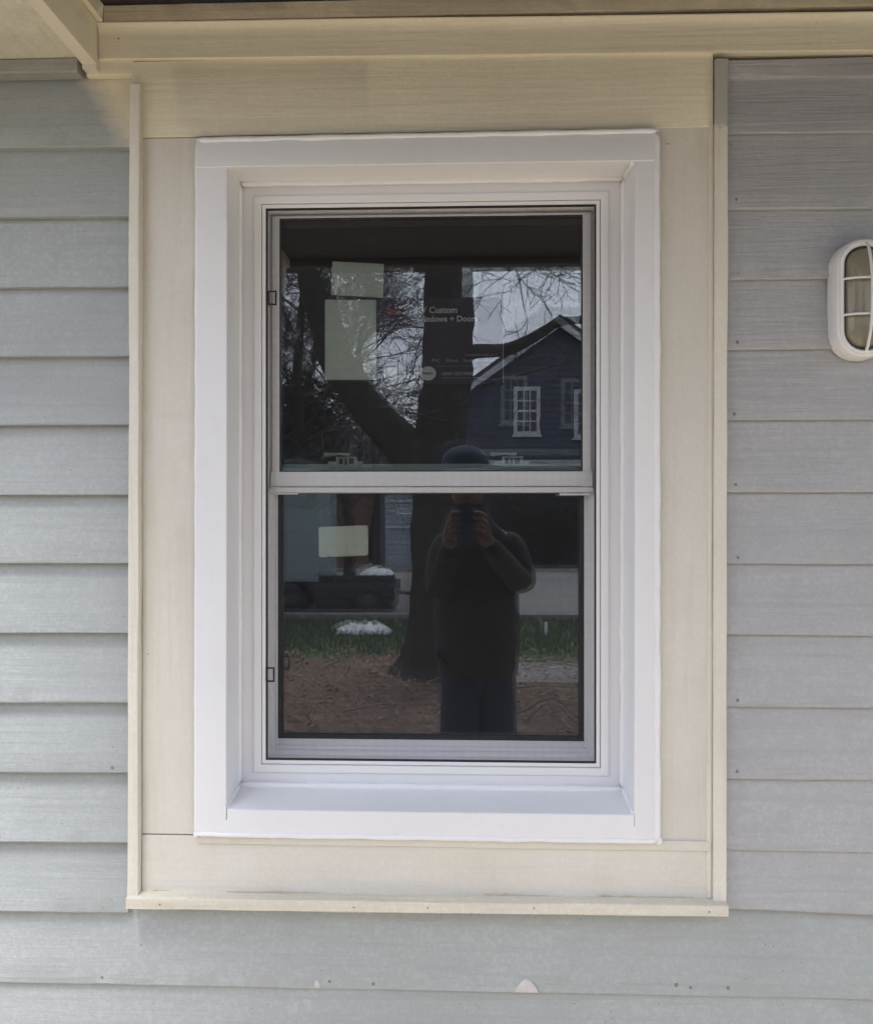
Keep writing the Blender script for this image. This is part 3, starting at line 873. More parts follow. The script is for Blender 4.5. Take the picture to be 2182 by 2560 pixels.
oval_loft([(LA, LB, 0.006), (LA, LB, -0.012), (LA - 0.0015, LB - 0.0015, -0.030), (LA - 0.0035, LB - 0.0035, -0.0335), (LA - 0.0055, LB - 0.0055, -0.0345), (LA - 0.0060, LB - 0.0060, -0.0375), (LA - 0.0105, LB - 0.0105, -0.0385), (LA - 0.0130, LB - 0.0130, -0.036), (LA - 0.0142, LB - 0.0142, -0.031), (LA - 0.0150, LB - 0.0150, -0.010)], M['lampwhite'], 'rim', False)
oval_loft([(LA - 0.0152, LB - 0.0152, -0.0100), (LA - 0.0170, LB - 0.0170, -0.0290), (LA - 0.0215, LB - 0.022, -0.0350), (LA - 0.030, LB - 0.034, -0.0395), (LA - 0.040, LB - 0.058, -0.0415)], M['lens'], 'lens')
oval_loft([(LA - 0.0140, LB - 0.0140, -0.0296), (LA - 0.0140, LB - 0.0140, -0.0312), (LA - 0.0172, LB - 0.0172, -0.0312), (LA - 0.0172, LB - 0.0172, -0.0296)], M['gasket'], 'seal', False)
def bar(pts, r=0.0026):
    MB().tube(pts, r, 8).build('guard_bar', M['lampwhite'], lamp, smooth=80)
bar([(LCX, -0.034, LCZ - LB + 0.010), (LCX, -0.044, LCZ - LB + 0.018), (LCX, -0.056, LCZ - 0.060), (LCX, -0.062, LCZ - 0.03), (LCX, -0.063, LCZ), (LCX, -0.062, LCZ + 0.03), (LCX, -0.056, LCZ + 0.060), (LCX, -0.047, LCZ + LB - 0.018), (LCX, -0.034, LCZ + LB - 0.010)])
for dz in (-0.031, 0.031):
    bar([(LCX + s * LA, y, LCZ + dz) for s, y in ((-0.84, -0.034), (-0.7, -0.043), (-0.45, -0.050), (0, -0.0535), (0.45, -0.050), (0.7, -0.043), (0.84, -0.034))], 0.0021)

# ------------------------------------------------------------------ room behind the glass
rm = MB().box(-1.4, 1.4, 0.175, 3.2, 0.0, 2.65)
rm.f = [f for i, f in enumerate(rm.f) if i != 2]
fx0, fx1, fz0, fz1 = -0.31, 0.31, 1.07, 2.13
for (a, b, c, d) in ((-1.4, fx0, 0, 2.65), (fx1, 1.4, 0, 2.65), (fx0, fx1, 0, fz0), (fx0, fx1, fz1, 2.65)):
    rm.add([(a, 0.176, c), (b, 0.176, c), (b, 0.176, d), (a, 0.176, d)], [(0, 1, 2, 3)])
tag(rm.build('room', M['room'], None, smooth=0), kind='structure')

# ------------------------------------------------------------------ porch floor and the ground beyond
GZ = -0.25
dk0 = None
deck = thing('porch_floor', (0.6, -1.3, 0), 'unseen pale board floor of the porch below the window', 'porch floor')
deck['kind'] = 'structure'
for k in range(19):
    y = -0.01 - 0.14 * (k + 1)
    if dk0 is None:
        dk0 = MB().box(-1.2, 2.4, y, y + 0.134, -0.03, 0.0).build('floor_board', M['deck'], deck, bevel=0.003)
        yd0 = y
    else:
        copy_part(dk0, deck, (0, y - yd0, 0))

def ground_mat(name, cols, scale, bump):
    t = NT(name)
    v = t.mapped((1, 1, 1), False)
    a = t.noise(v, scale, 6, 0.65); b = t.noise(v, scale * 7, 5, 0.7); c_ = t.noise(v, scale * 0.2, 3)
    c = t.mix(t.ramp(a, 0.35, 0.65), cols[0], cols[1])
    c = t.mix(t.math('MULTIPLY', t.ramp(b, 0.45, 0.7), 0.7), c, cols[2])
    c = t.mix(t.math('MULTIPLY', t.ramp(c_, 0.4, 0.65), 0.5), c, cols[3])
    return t.finish(c, 0.9, t.bump(b, bump), 0.2)
M['litter'] = ground_mat('leaf_litter_soil', [(0.13, 0.09, 0.07), (0.19, 0.125, 0.095), (0.075, 0.058, 0.046), (0.10, 0.095, 0.065)], 1.3, 0.03)
M['lawn'] = ground_mat('lawn_grass', [(0.060, 0.10, 0.045), (0.085, 0.12, 0.055), (0.04, 0.075, 0.03), (0.10, 0.12, 0.06)], 0.8, 0.02)
M['road'] = ground_mat('asphalt', [(0.17, 0.17, 0.18), (0.21, 0.205, 0.21), (0.14, 0.14, 0.145), (0.24, 0.22, 0.20)], 0.6, 0.003)
M['slab'] = ground_mat('concrete_path', [(0.24, 0.23, 0.235), (0.29, 0.27, 0.27), (0.20, 0.19, 0.19), (0.25, 0.22, 0.20)], 1.0, 0.003)
M['bark'] = ground_mat('bark', [(0.050, 0.044, 0.038), (0.085, 0.077, 0.068), (0.022, 0.019, 0.017), (0.06, 0.058, 0.05)], 7, 0.05)
M['twig'] = plain('twigs', (0.045, 0.038, 0.034), 0.8, 0.2, 4)
M['leafbrown'] = plain('dry_leaves', (0.20, 0.125, 0.09), 0.7, 0.7, 9)
M['ever'] = plain('evergreen_leaves', (0.035, 0.062, 0.038), 0.6, 0.5, 5)

def sheet(name, x0, x1, y0, y1, z, mat):
    return tag(MB().add([(x0, y0, z), (x1, y0, z), (x1, y1, z), (x0, y1, z)], [(0, 1, 2, 3)]).build(name, mat, None, smooth=0), kind='structure')
sheet('ground', -400, 400, -700, 60, GZ - 0.012, M['lawn'])
ed = [(-14 + 0.2 * i, -9.5 + 0.75 * mn.noise(Vector((i * 0.13, 2, 5))) + 0.3 * mn.noise(Vector((i * 0.6, 8, 5)))) for i in range(141)]
lg = MB().add([(x, 1.5, GZ - 0.004) for x, _ in ed] + [(x, y, GZ - 0.004) for x, y in ed], [(i, i + 1, 141 + i + 1, 141 + i) for i in range(140)])
tag(lg.build('leafy_ground', M['litter'], None, smooth=0), kind='structure')
sheet('sidewalk', 0.35, 14, -9.25, -7.95, GZ + 0.0, M['slab'])
road = MB().box(-60, 60, -26.2, -13.9, GZ - 0.10, GZ - 0.004)
tag(road.build('road', M['road'], None, smooth=0), kind='structure')
M['bounce_slab'] = ground_mat('pale_bounce_paving', [(0.50, 0.46, 0.38), (0.55, 0.50, 0.42), (0.44, 0.40, 0.34), (0.50, 0.45, 0.37)], 1.0, 0.003)
sheet('bounce_walk', -6, 6, -4.6, -2.7, GZ + 0.004, M['bounce_slab'])  # unseen pale ground, added to reflect light up under the porch
# kerbs
for y in (-13.9, -26.4):
    tag(MB().box(-60, 60, y, y + 0.18, GZ - 0.1, GZ + 0.09).build('kerb', M['slab'], None, bevel=0.02), kind='structure')

# fallen leaves and twigs over the bare ground
lv = MB()
r2 = random.Random(21)
for i in range(9000):
    x = r2.uniform(-5, 5); y = -3.2 - 7.4 * r2.random() ** 0.8
    if y < -9.3 and r2.random() < (-9.3 - y) * 0.75: continue
    s = r2.uniform(0.03, 0.075); a = r2.uniform(0, 6.28)
    tx, ty = r2.uniform(-0.6, 0.6), r2.uniform(-0.6, 0.6)
    pts = []
    for (u, v) in ((-0.5, 0), (0, -0.32), (0.5, 0), (0, 0.32)):
        X = u * math.cos(a) - v * math.sin(a); Y = u * math.sin(a) + v * math.cos(a)
        pts.append((x + X * s, y + Y * s, GZ + 0.012 + s * (0.35 + X * tx + Y * ty)))
    lv.add(pts, [(0, 1, 2, 3)])
tag(lv.build('fallen_leaves', M['leafbrown'], None, smooth=0), 'dry brown leaves scattered over the bare front yard', 'leaves', None, 'stuff')
def stick(x, y, L, a, seed, arch=0.12):
    r3 = random.Random(seed)
    pts = []
    for i in range(9):
        t = i / 8
        pts.append((x + math.cos(a) * L * t + r3.uniform(-.03, .03), y + math.sin(a) * L * t + r3.uniform(-.03, .03), GZ + 0.03 + arch * math.sin(math.pi * t) * r3.uniform(.7, 1.2)))
    return pts
tw = MB()
for i in range(46):
    L = r2.uniform(0.4, 1.5)
    tw.tube(stick(r2.uniform(-3.2, 2.2), r2.uniform(-9.2, -4.6), L, r2.uniform(0, 6.28), i, r2.uniform(0.03, 0.22)), [0.010 * (1 - 0.09 * k) for k in range(9)], 4)
M['drystick'] = plain('dry_sticks', (0.17, 0.14, 0.115), 0.8, 0.3, 6)
tag(tw.build('fallen_twigs', M['drystick'], None), 'thin dry twigs lying on the leaf-strewn yard', 'twigs', None, 'stuff')

gr = MB()
for i in range(16000):
    x = r2.uniform(-5.5, 5.5); y = r2.uniform(-13.8, -9.0)
    if y > -9.9 and r2.random() < 0.55 + (y + 9.9): continue
    h = r2.uniform(0.04, 0.11); a = r2.uniform(0, 3.14); w = 0.010
    lx, ly = r2.gauss(0, .03), r2.gauss(0, .03)
    gr.add([(x - w * math.cos(a), y - w * math.sin(a), GZ - 0.012), (x + w * math.cos(a), y + w * math.sin(a), GZ - 0.012), (x + lx, y + ly, GZ + h)], [(0, 1, 2)])
M['blade'] = plain('grass_blades', (0.062, 0.082, 0.048), 0.8, 0.5, 3)
tag(gr.build('grass', M['blade'], None, smooth=0), 'short green grass of the lawn strip by the kerb', 'grass', None, 'stuff')

# ------------------------------------------------------------------ trees
def grow(mb, p, d, L, r, depth, rg, spread=0.8, droop=0.0, kids=4, nseg=5, minr=0.0025, sides=4):
    pts = [Vector(p)]; rad = [r]
    d = Vector(d).normalized()
    for i in range(nseg):
        d = (d + Vector((rg.gauss(0, .17), rg.gauss(0, .17), rg.gauss(0, .15) - droop))).normalized()
        pts.append(pts[-1] + d * L / nseg)
        rad.append(max(minr, r * (1 - 0.68 * (i + 1) / nseg)))
    mb.tube(pts, rad, sides if r > 0.012 else 3, False)
    if depth <= 0:
        return
    for k in range(kids):
        t = rg.uniform(0.25, 1.0)
        i = min(nseg - 1, int(t * nseg))
        q = pts[i].lerp(pts[i + 1], t * nseg - i)
        ax = Vector((rg.gauss(0, 1), rg.gauss(0, 1), rg.gauss(0, 0.7))).normalized()
        nd = (d + ax * spread).normalized()
        grow(mb, q, nd, L * rg.uniform(0.45, 0.75), max(minr, rad[i] * rg.uniform(0.45, 0.7)), depth - 1, rg, spread, droop, kids, nseg, minr, sides)

def wobble(pts, rad, n, seed, amp):
    out, ro = [], []
    m = len(pts) - 1
    for i in range(n + 1):
        t = i / n * m; k = min(m - 1, int(t)); f = t - k
        a, b = Vector(pts[k]), Vector(pts[k + 1])
        p0 = Vector(pts[max(0, k - 1)]); p3 = Vector(pts[min(m, k + 2)])
        q = 0.5 * ((2 * a) + (b - p0) * f + (2 * p0 - 5 * a + 4 * b - p3) * f * f + (3 * a - p0 - 3 * b + p3) * f ** 3)
        q += Vector((mn.noise(q * 2 + Vector((seed, 0, 0))), mn.noise(q * 2 + Vector((0, seed, 0))), 0)) * amp
        out.append(q)
        rr_ = rad[k] + (rad[k + 1] - rad[k]) * f
        ro.append(rr_ * (1 + 0.07 * mn.noise(q * 5)))
    return out, ro

rt = random.Random(5)
big = thing('big_tree', (-0.33, -8.4, GZ), 'big bare tree with forked trunk mirrored across the upper and lower panes', 'tree')
tk = MB()
BY = -8.42
p, r_ = wobble([(-0.38, BY, GZ - 0.1), (-0.36, BY, 0.6), (-0.345, BY, 1.6), (-0.30, BY, 2.3), (-0.22, BY, 3.1), (-0.19, BY - .05, 4.25), (-0.12, BY - .2, 6.2), (0.1, BY - .5, 9.0)], [0.36, 0.26, 0.245, 0.29, 0.275, 0.275, 0.22, 0.12], 120, 3, 0.03)
tk.tube(p, r_, 26)
p, r_ = wobble([(-0.36, BY, 1.75), (-0.62, BY, 2.22), (-1.08, BY + .02, 2.70), (-1.46, BY + .05, 3.30), (-1.70, BY + .1, 4.2), (-1.95, BY + .1, 5.6), (-2.6, BY, 8.0)], [0.24, 0.24, 0.20, 0.185, 0.175, 0.14, 0.06], 90, 8, 0.03)
tk.tube(p, r_, 22)
p, r_ = wobble([(-0.15, BY - .1, 4.4), (0.35, BY + .1, 5.0), (1.0, BY + .3, 5.25), (1.9, BY + .4, 5.2), (3.2, BY + .2, 5.5)], [0.13, 0.10, 0.075, 0.05, 0.02], 20, 11, 0.06)
tk.tube(p, r_, 8)
p, r_ = wobble([(-0.15, BY, 3.05), (0.03, BY, 3.30), (0.45, BY + .05, 3.33), (0.82, BY + .1, 3.50), (1.1, BY + .15, 3.62), (1.7, BY + .2, 3.60)], [0.12, 0.085, 0.07, 0.055, 0.045, 0.03], 24, 15, 0.03)
tk.tube(p, r_, 8)
for i, (x, y, z) in enumerate(tk.v):          # ridged bark and spreading root flare
    q = Vector((x, y, z))
    h = Vector((mn.noise(q * 9), mn.noise(q * 9 + Vector((9, 1, 4))), 0)) * 0.016 + Vector((mn.noise(Vector((x * 26, y * 26, z * 4))), mn.noise(Vector((x * 26 + 7, y * 26, z * 4))), 0)) * 0.016
    if z < 0.5:
        k = 1 + 0.55 * ((0.5 - z) / 0.85) ** 2 * (1 + 1.2 * mn.noise(Vector((math.atan2(y - BY, x + 0.37) * 1.3, 4, 2))))
        q.x = -0.37 + (x + 0.37) * k; q.y = BY + (y - BY) * k
    tk.v[i] = tuple(q + h)
tk.build('trunk', M['bark'], big, smooth=60)
cw = MB()
# drooping twigs of the right limb, across the sky over the house
for (x, z, dx, dz, L, r) in ((0.25, 4.75, 0.35, -0.35, 1.1, 0.020), (0.55, 4.95, 0.55, -0.45, 1.2, 0.018), (0.9, 5.05, -0.1, -0.8, 0.9, 0.012), (1.1, 4.95, 0.5, -0.5, 1.2, 0.016), (1.5, 5.0, -0.5, -0.6, 1.1, 0.013), (0.05, 4.5, 0.9, 0.05, 1.5, 0.016), (0.1, 4.2, 0.8, 0.15, 0.9, 0.009), (1.7, 4.6, -0.9, 0.02, 1.3, 0.011)):
    grow(cw, (x, BY + 0.3, z), (dx, 0.1, dz), L, r, 3, rt, 0.75, 0.02, 3, 6, 0.0045)
# low shoots crossing the fork and the right side
for (x, z, dx, dz, L, r) in ((-1.05, 2.70, 0.9, 0.12, 1.25, 0.016), (-0.95, 2.62, 0.8, 0.45, 0.7, 0.008), (0.10, 2.9, 0.8, 0.35, 1.4, 0.022), (1.3, 3.2, -0.7, 0.15, 0.8, 0.008), (-1.5, 3.4, 0.9, 0.35, 1.1, 0.014), (-1.6, 3.9, 0.8, 0.25, 1.0, 0.014), (-1.7, 4.4, 0.9, -0.2, 1.2, 0.014), (-1.4, 3.1, 0.7, 0.7, 0.9, 0.010)):
    grow(cw, (x, BY + 0.15, z), (dx, 0.1, dz), L, r, 3, rt, 0.75, -0.01, 3, 6, 0.0045)
for (x, z, dx, dz) in ((-0.1, 6, 0.8, 0.8), (-0.2, 6.6, -0.8, 0.9), (0.0, 8, 0.3, 1), (-2.0, 5.8, -0.8, 0.8), (-2.3, 7, 0.2, 1), (-1.9, 5.2, 0.6, 0.8), (2.0, 5.2, 0.7, 0.6)):
    grow(cw, (x, BY, z), (dx, 0.1, dz), 2.6, 0.05, 3, rt, 0.8, 0, 4, 5, 0.004)
cw.build('crown', M['twig'], big, smooth=0)
# a few late leaves still on the twigs
M['leafred'] = plain('late_leaves', (0.22, 0.07, 0.03), 0.6, 0.5, 9)

def bare_tree(x, y, h, seed, label, tw_depth=4, r0=0.16, kids=5, spread=0.8):
    rg = random.Random(seed)
    t = thing('bare_tree', (x, y, GZ), label, 'tree', 'bare trees beyond the yard')
    tm = MB(); cm = MB()
    pts = [(x, y, GZ - 0.1)]
    for i in range(1, 7):
        pts.append((x + rg.gauss(0, 0.09) * i * .7, y + rg.gauss(0, 0.09) * i * .7, GZ + h * 0.85 * i / 6))
    p, r_ = wobble(pts, [r0 * (1 - 0.13 * i) for i in range(7)], 24, seed, 0.04)
    tm.tube(p, r_, 8)
    tm.build('trunk', M['bark'], t, smooth=60)
    for k in range(15):
        i = rg.randint(6, 24)
        a = rg.uniform(0, 6.28)
        grow(cm, p[i], (math.cos(a), math.sin(a), rg.uniform(0.2, 1.0)), h * rg.uniform(0.22, 0.36), r_[i] * 0.45, tw_depth - 1, rg, spread, 0, kids, 4, 0.006, 3)
    cm.build('crown', M['twig'], t, smooth=0)
    return t
bare_tree(-3.4, -17.5, 7.5, 31, 'bare twiggy tree mirrored at the far left of the upper pane')
bare_tree(-3.0, -21, 8.5, 32, 'bare tree with dense twigs mirrored behind the tall pale sticker')
bare_tree(-4.7, -24, 9.5, 33, 'tall bare tree behind the twiggy one at the pane\'s left edge')
bare_tree(9.5, -24, 9, 34, 'bare tree beyond the blue house, mostly out of sight')
bare_tree(6.6, -27.5, 9, 36, 'bare tree beside the blue house roof', 4, 0.14)

# unseen far trees, added to hold back low sky light at both sides
tl = MB()
r4 = random.Random(77)
for i in range(3500):
    a = r4.uniform(R(14), R(100)) * r4.choice((-1, 1))
    d_ = r4.uniform(30, 46)
    top = 2.4 + 2.0 * mn.noise(Vector((a * 6, 3, 1))) + 2 * mn.noise(Vector((a * 25, 7, 1)))
    if a > 0: top += 2.5
    q = Vector((0.08 + d_ * math.sin(a), -1.7 - d_ * math.cos(a), GZ + max(0.2, top) * r4.random() ** 0.8))
    s_ = r4.uniform(0.35, 0.9)
    u = Vector((r4.gauss(0, 1), r4.gauss(0, 1), r4.gauss(0, 1))).normalized(); v = u.orthogonal().normalized()
    tl.add([q - u * s_, q + v * s_ * .6, q + u * s_, q - v * s_ * .6], [(0, 1, 2, 3)])
tag(tl.build('sky_block_trees', M['ever'], None, smooth=0), 'added unseen dark trees blocking low sky light on both sides', 'trees', None, 'stuff')

def evergreen(x, y, h, w, seed, label, low=0.12):
    rg = random.Random(seed)
    t = thing('evergreen_tree', (x, y, GZ), label, 'tree', 'dark evergreens across the yard')
    MB().tube([(x, y, GZ - .1), (x + .05, y, GZ + h * .5), (x, y, GZ + h * .95)], [0.14, 0.09, 0.02], 7).build('trunk', M['bark'], t)
    cm = MB()
    cl = [(rg.gauss(0, w * .45), rg.gauss(0, w * .45), rg.uniform(low, 1) ** 0.9 * h) for _ in range(46)]
    for (cx, cy, cz) in cl:
        k = 1 - 0.75 * cz / h
        for _ in range(70):
            q = Vector((x + cx * (k + .25) + rg.gauss(0, w * .16), y + cy * (k + .25) + rg.gauss(0, w * .16), GZ + cz + rg.gauss(0, h * .035)))
            s = rg.uniform(0.04, 0.11)
            u = Vector((rg.gauss(0, 1), rg.gauss(0, 1), rg.gauss(0, 1))).normalized(); v = u.orthogonal().normalized()
            cm.add([q - u * s, q + v * s * .5, q + u * s, q - v * s * .5], [(0, 1, 2, 3)])
    cm.build('crown', M['ever'], t, smooth=0)
evergreen(-4.3, -14.2, 4.7, 1.5, 41, 'dark evergreen mirrored at the left edge of the upper pane')
evergreen(-3.6, -17.6, 4.4, 1.2, 42, 'low dark evergreen mirrored above the left sash lock', 0.62)
bare_tree(-3.15, -15.2, 8.5, 44, 'nearest bare tree mirrored left of the forked trunk', 4, 0.17)
bare_tree(-3.9, -16.6, 8.0, 46, 'bare tree mirrored just right of the dark evergreen at the pane edge', 4, 0.13)
bare_tree(-2.15, -18.5, 7.5, 45, 'bare tree mirrored behind the trunk fork, beside the tall sticker', 3, 0.08)
evergreen(-5.8, -17.5, 6.0, 1.7, 43, 'tallest evergreen behind the others at the left')

# ------------------------------------------------------------------ the blue house across the street
M['blue'] = plain('navy_clapboard', (0.042, 0.056, 0.088), 0.6, 0.1, 2)
M['bluetrim'] = plain('house_trim_white', (0.62, 0.63, 0.65), 0.5, 0.05, 3)
M['shingle'] = ground_mat('roof_shingle', [(0.05, 0.05, 0.052), (0.075, 0.072, 0.07), (0.035, 0.035, 0.036), (0.06, 0.055, 0.05)], 3, 0.01)
M['darkglass'] = plain('dark_window_glass', (0.02, 0.026, 0.032), 0.08, 0.1, 2)
HY = -30.1
bh = thing('blue_house', (3.0, HY - 4, GZ), 'dark blue gabled house with white windows mirrored at the upper right', 'house')
wl = MB()
x0, x1, xp, ze, zp = -0.35, 6.3, 2.97, 5.45, 7.80
nb = 40
for k in range(nb):          # clapboard courses, each stepping out at its lower edge
    za = GZ + (zp - GZ) * k / nb; zb = GZ + (zp - GZ) * (k + 1) / nb
    def wid(z):
        if z <= ze: return x0, x1
        f = (zp - z) / (zp - ze)
        return xp - (xp - x0) * f, xp + (x1 - xp) * f
    a0, a1 = wid(za); b0, b1 = wid(zb)
    wl.add([(a0, HY + 0.03, za), (a1, HY + 0.03, za), (b1, HY, zb), (b0, HY, zb), (a0, HY, za), (a1, HY, za)], [(0, 1, 2, 3), (4, 5, 1, 0)])
wl.box(x0, x1, HY - 9, HY - 0.01, GZ, ze)
wl.prism([(x0, ze), (x1, ze), (xp, zp)], 'y', HY - 9, HY - 0.01)
wl.build('wall', M['blue'], bh, smooth=0)
rf = MB()
dx, dz = xp - x0, zp - ze
L = math.hypot(dx, dz); nx, nz = -dz / L, dx / L
ov = 0.45
for s in (1, -1):
    ex, ez = xp - s * (dx + ov), ze - ov * dz / dx
    pr_ = [(ex, ez + 0.22), (xp, zp + 0.22), (xp, zp + 0.40), (ex, ez + 0.40)]
    rf.prism(pr_, 'y', HY - 9.3, HY + 0.42)
rf.build('roof', M['shingle'], bh, smooth=0)
for s in (1, -1):
    ex, ez = xp - s * (dx + ov), ze - ov * dz / dx
    MB().prism([(ex, ez - 0.02), (xp, zp - 0.02), (xp, zp + 0.23), (ex, ez + 0.23)], 'y', HY + 0.36, HY + 0.44).build('bargeboard', M['bluetrim'], bh, smooth=0)
MB().box(0.1, 5.6, HY + 0.0, HY + 1.4, 3.05, 3.25).build('porch_shelf', M['bluetrim'], bh, smooth=0)
def house_window(x0, x1, z0, z1, par, y, mat=None):
    fm = mat or M['bluetrim']
    w = MB(); b = 0.13
    w.box(x0 - b, x0, y, y + 0.09, z0 - b, z1 + b); w.box(x1, x1 + b, y, y + 0.09, z0 - b, z1 + b)
    w.box(x0, x1, y, y + 0.085, z0 - b, z0); w.box(x0, x1, y, y + 0.085, z1, z1 + b)
    zm = (z0 + z1) / 2
    w.box(x0, x1, y, y + 0.06, zm - 0.04, zm + 0.04)
    for i in (1, 2):
        xx = x0 + (x1 - x0) * i / 3
        w.box(xx - 0.02, xx + 0.02, y, y + 0.05, z0, z1)
    for q in (0.25, 0.75):
        zz = z0 + (z1 - z0) * q
        w.box(x0, x1, y, y + 0.048, zz - 0.02, zz + 0.02)
    o = w.build('window', fm, par, smooth=0)
    MB().box(x0 - b - 0.06, x1 + b + 0.06, y, y + 0.16, z0 - b - 0.07, z0 - b - 0.001).build('sill', fm, o, smooth=0)
    MB().box(x0 + .001, x1 - .001, y - 0.02, y + 0.015, z0 + .001, z1 - .001).build('pane', M['darkglass'], o, smooth=0)
    return o
house_window(1.55, 2.20, 4.30, 5.68, bh, HY + 0.03)
house_window(3.60, 4.30, 4.20, 5.58, bh, HY + 0.03)
house_window(4.0, 4.8, 0.8, 2.4, bh, HY + 0.03)

M['drybush'] = plain('dry_shrub_leaves', (0.075, 0.058, 0.038), 0.8, 0.6, 5)
def shrub(x, y, h, w, seed, label):
    rg = random.Random(seed)
    t = thing('shrub', (x, y, GZ), label, 'shrub', 'shrubs before the blue house')
    tm, cm = MB(), MB()
    for k in range(9):
        a = rg.uniform(0, 6.28)
        grow(tm, (x + rg.gauss(0, .08), y + rg.gauss(0, .08), GZ - 0.05), (math.cos(a) * .5, math.sin(a) * .5, 1), h * rg.uniform(.7, 1), 0.03, 2, rg, 0.6, 0, 3, 4, 0.008, 3)
    for k in range(1500):
        q = Vector((x + rg.gauss(0, w * .42), y + rg.gauss(0, w * .42), GZ + h * rg.uniform(0.05, 1) ** 0.8))
        s_ = rg.uniform(0.03, 0.08)
        u = Vector((rg.gauss(0, 1), rg.gauss(0, 1), rg.gauss(0, 1))).normalized(); v = u.orthogonal().normalized()
        cm.add([q - u * s_, q + v * s_ * .5, q + u * s_, q - v * s_ * .5], [(0, 1, 2, 3)])
    tm.build('stem', M['twig'], t, smooth=0)
    cm.build('foliage', M['drybush'], t, smooth=0)
shrub(1.5, -28.9, 2.3, 0.9, 61, 'brown shrub mirrored just right of the person, before the blue house')
shrub(2.7, -29.0, 1.9, 0.9, 62, 'lower brown shrub mirrored at the right, before the blue house')
shrub(4.1, -29.1, 2.1, 0.9, 63, 'brown shrub by the far corner of the blue house')

# ------------------------------------------------------------------ left side of the street
def brick_mat():
    t = NT('brick_wall')
    v = t.mapped((1, 1, 1), False)
    mp = t.n('ShaderNodeMapping'); mp.inputs['Rotation'].default_value = (R(90), 0, 0)
    t.l(t.tc.outputs['Object'], mp.inputs['Vector'])
    b = t.n('ShaderNodeTexBrick')
    b.inputs['Scale'].default_value = 1.0
    b.inputs['Brick Width'].default_value = 0.215; b.inputs['Row Height'].default_value = 0.075; b.inputs['Mortar Size'].default_value = 0.008
    b.inputs['Color1'].default_value = (0.20, 0.075, 0.055, 1); b.inputs['Color2'].default_value = (0.26, 0.11, 0.085, 1); b.inputs['Mortar'].default_value = (0.27, 0.24, 0.22, 1)
    t.l(mp.outputs[0], b.inputs['Vector'])
    return t.finish(b.outputs[0], 0.85)
M['brick'] = brick_mat()
M['teal'] = plain('pale_teal_panel', (0.26, 0.33, 0.335), 0.5, 0.1, 2)
M['shedwall'] = plain('pale_blue_cladding', (0.36, 0.40, 0.47), 0.6, 0.1, 3)
M['truckdark'] = plain('dark_chassis', (0.022, 0.025, 0.03), 0.5, 0.2, 4)
M['tyre'] = plain('tyre_rubber', (0.015, 0.015, 0.016), 0.8, 0.2, 10)
M['chrome'] = plain('wheel_steel', (0.05, 0.052, 0.055), 0.5, 0.2, 5)

br = thing('brick_house', (-5.5, -30, GZ), 'low red brick house mirrored behind the lower pane sticker', 'house')
MB().box(-9.0, -3.05, -36, -28.2, GZ, 3.0).build('wall', M['brick'], br, smooth=0)
MB().prism([(-28.0, 3.0), (-36.2, 3.0), (-32.1, 4.6)], 'x', -9.3, -2.8).build('roof', M['shingle'], br, smooth=0)
house_window(-8.2, -7.3, 0.9, 2.2, br, -28.2)

shd = thing('garden_shed', (-2.0, -28, GZ), 'narrow pale blue shed mirrored between the post and the tree trunk', 'shed')
sw = MB()
for k in range(15):
    sw.box(-2.75, -0.9, -28.6, -27.0 + 0.012 * (k % 2), GZ + 0.16 * k, GZ + 0.16 * (k + 1) - 0.012)
sw.build('wall', M['shedwall'], shd, smooth=0)
MB().prism([(-26.8, 2.15), (-28.8, 2.15), (-27.8, 2.9)], 'x', -2.9, -0.75).build('roof', M['shingle'], shd, smooth=0)
MB().box(-2.72, -1.3, -26.97, -26.93, 1.05, 1.13).build('rail', M['bluetrim'], shd, smooth=0)
MB().box(-2.72, -1.3, -26.97, -26.93, 1.85, 1.95).build('rail', M['bluetrim'], shd, smooth=0)

up = thing('gate_post', (-2.62, -25.0, GZ), 'dark wooden post mirrored beside the brick house in the lower pane', 'post')
MB().tube([(-2.62, -25.0, GZ - .2), (-2.62, -25.0, 1.2), (-2.62, -25.0, 2.0)], [0.15, 0.14, 0.13], 10).build('shaft', M['bark'], up, smooth=60)
MB().box(-2.80, -2.44, -25.18, -24.82, 2.0, 2.06).build('post_cap', M['bark'], up, bevel=0.01)

def wheel(par, x, y, r, w=0.2):
    m = MB()
    for (rad, yy) in ((r, w / 2), (r, -w / 2)):
        pass
    n = 22
    prof = [(r * 0.55, -w / 2), (r * 0.92, -w / 2), (r, -w * 0.35), (r, w * 0.35), (r * 0.92, w / 2), (r * 0.55, w / 2)]
    k = len(prof)
    for i in range(n):
        a = 2 * math.pi * i / n
        for (rd, yy) in prof:
            m.v.append((x + rd * math.cos(a), y + yy, GZ + r + rd * math.sin(a)))
    for i in range(n):
        for j in range(k - 1):
            m.f.append((i * k + j, ((i + 1) % n) * k + j, ((i + 1) % n) * k + j + 1, i * k + j + 1))
    o = m.build('wheel', M['tyre'], par, smooth=50)
    MB().prism([(x + r * .55 * math.cos(2 * math.pi * i / n), GZ + r + r * .55 * math.sin(2 * math.pi * i / n)) for i in range(n)], 'y', y - w * .35, y + w * .35).build('rim', M['chrome'], o, bevel=0.01)
    return o
trk = thing('box_truck', (-4.3, -14.6, GZ), 'pale teal box truck parked at the left, mirrored in the lower pane', 'truck')
MB().box(-7.2, -2.62, -16.4, -14.25, 0.32, 2.30).build('cargo_box', M['teal'], trk, bevel=0.05)
for zz in (0.75, 1.2, 1.65, 2.0):
    MB().box(-7.15, -2.66, -14.25, -14.235, zz, zz + 0.03).build('side_rail', M['teal'], trk, smooth=0)
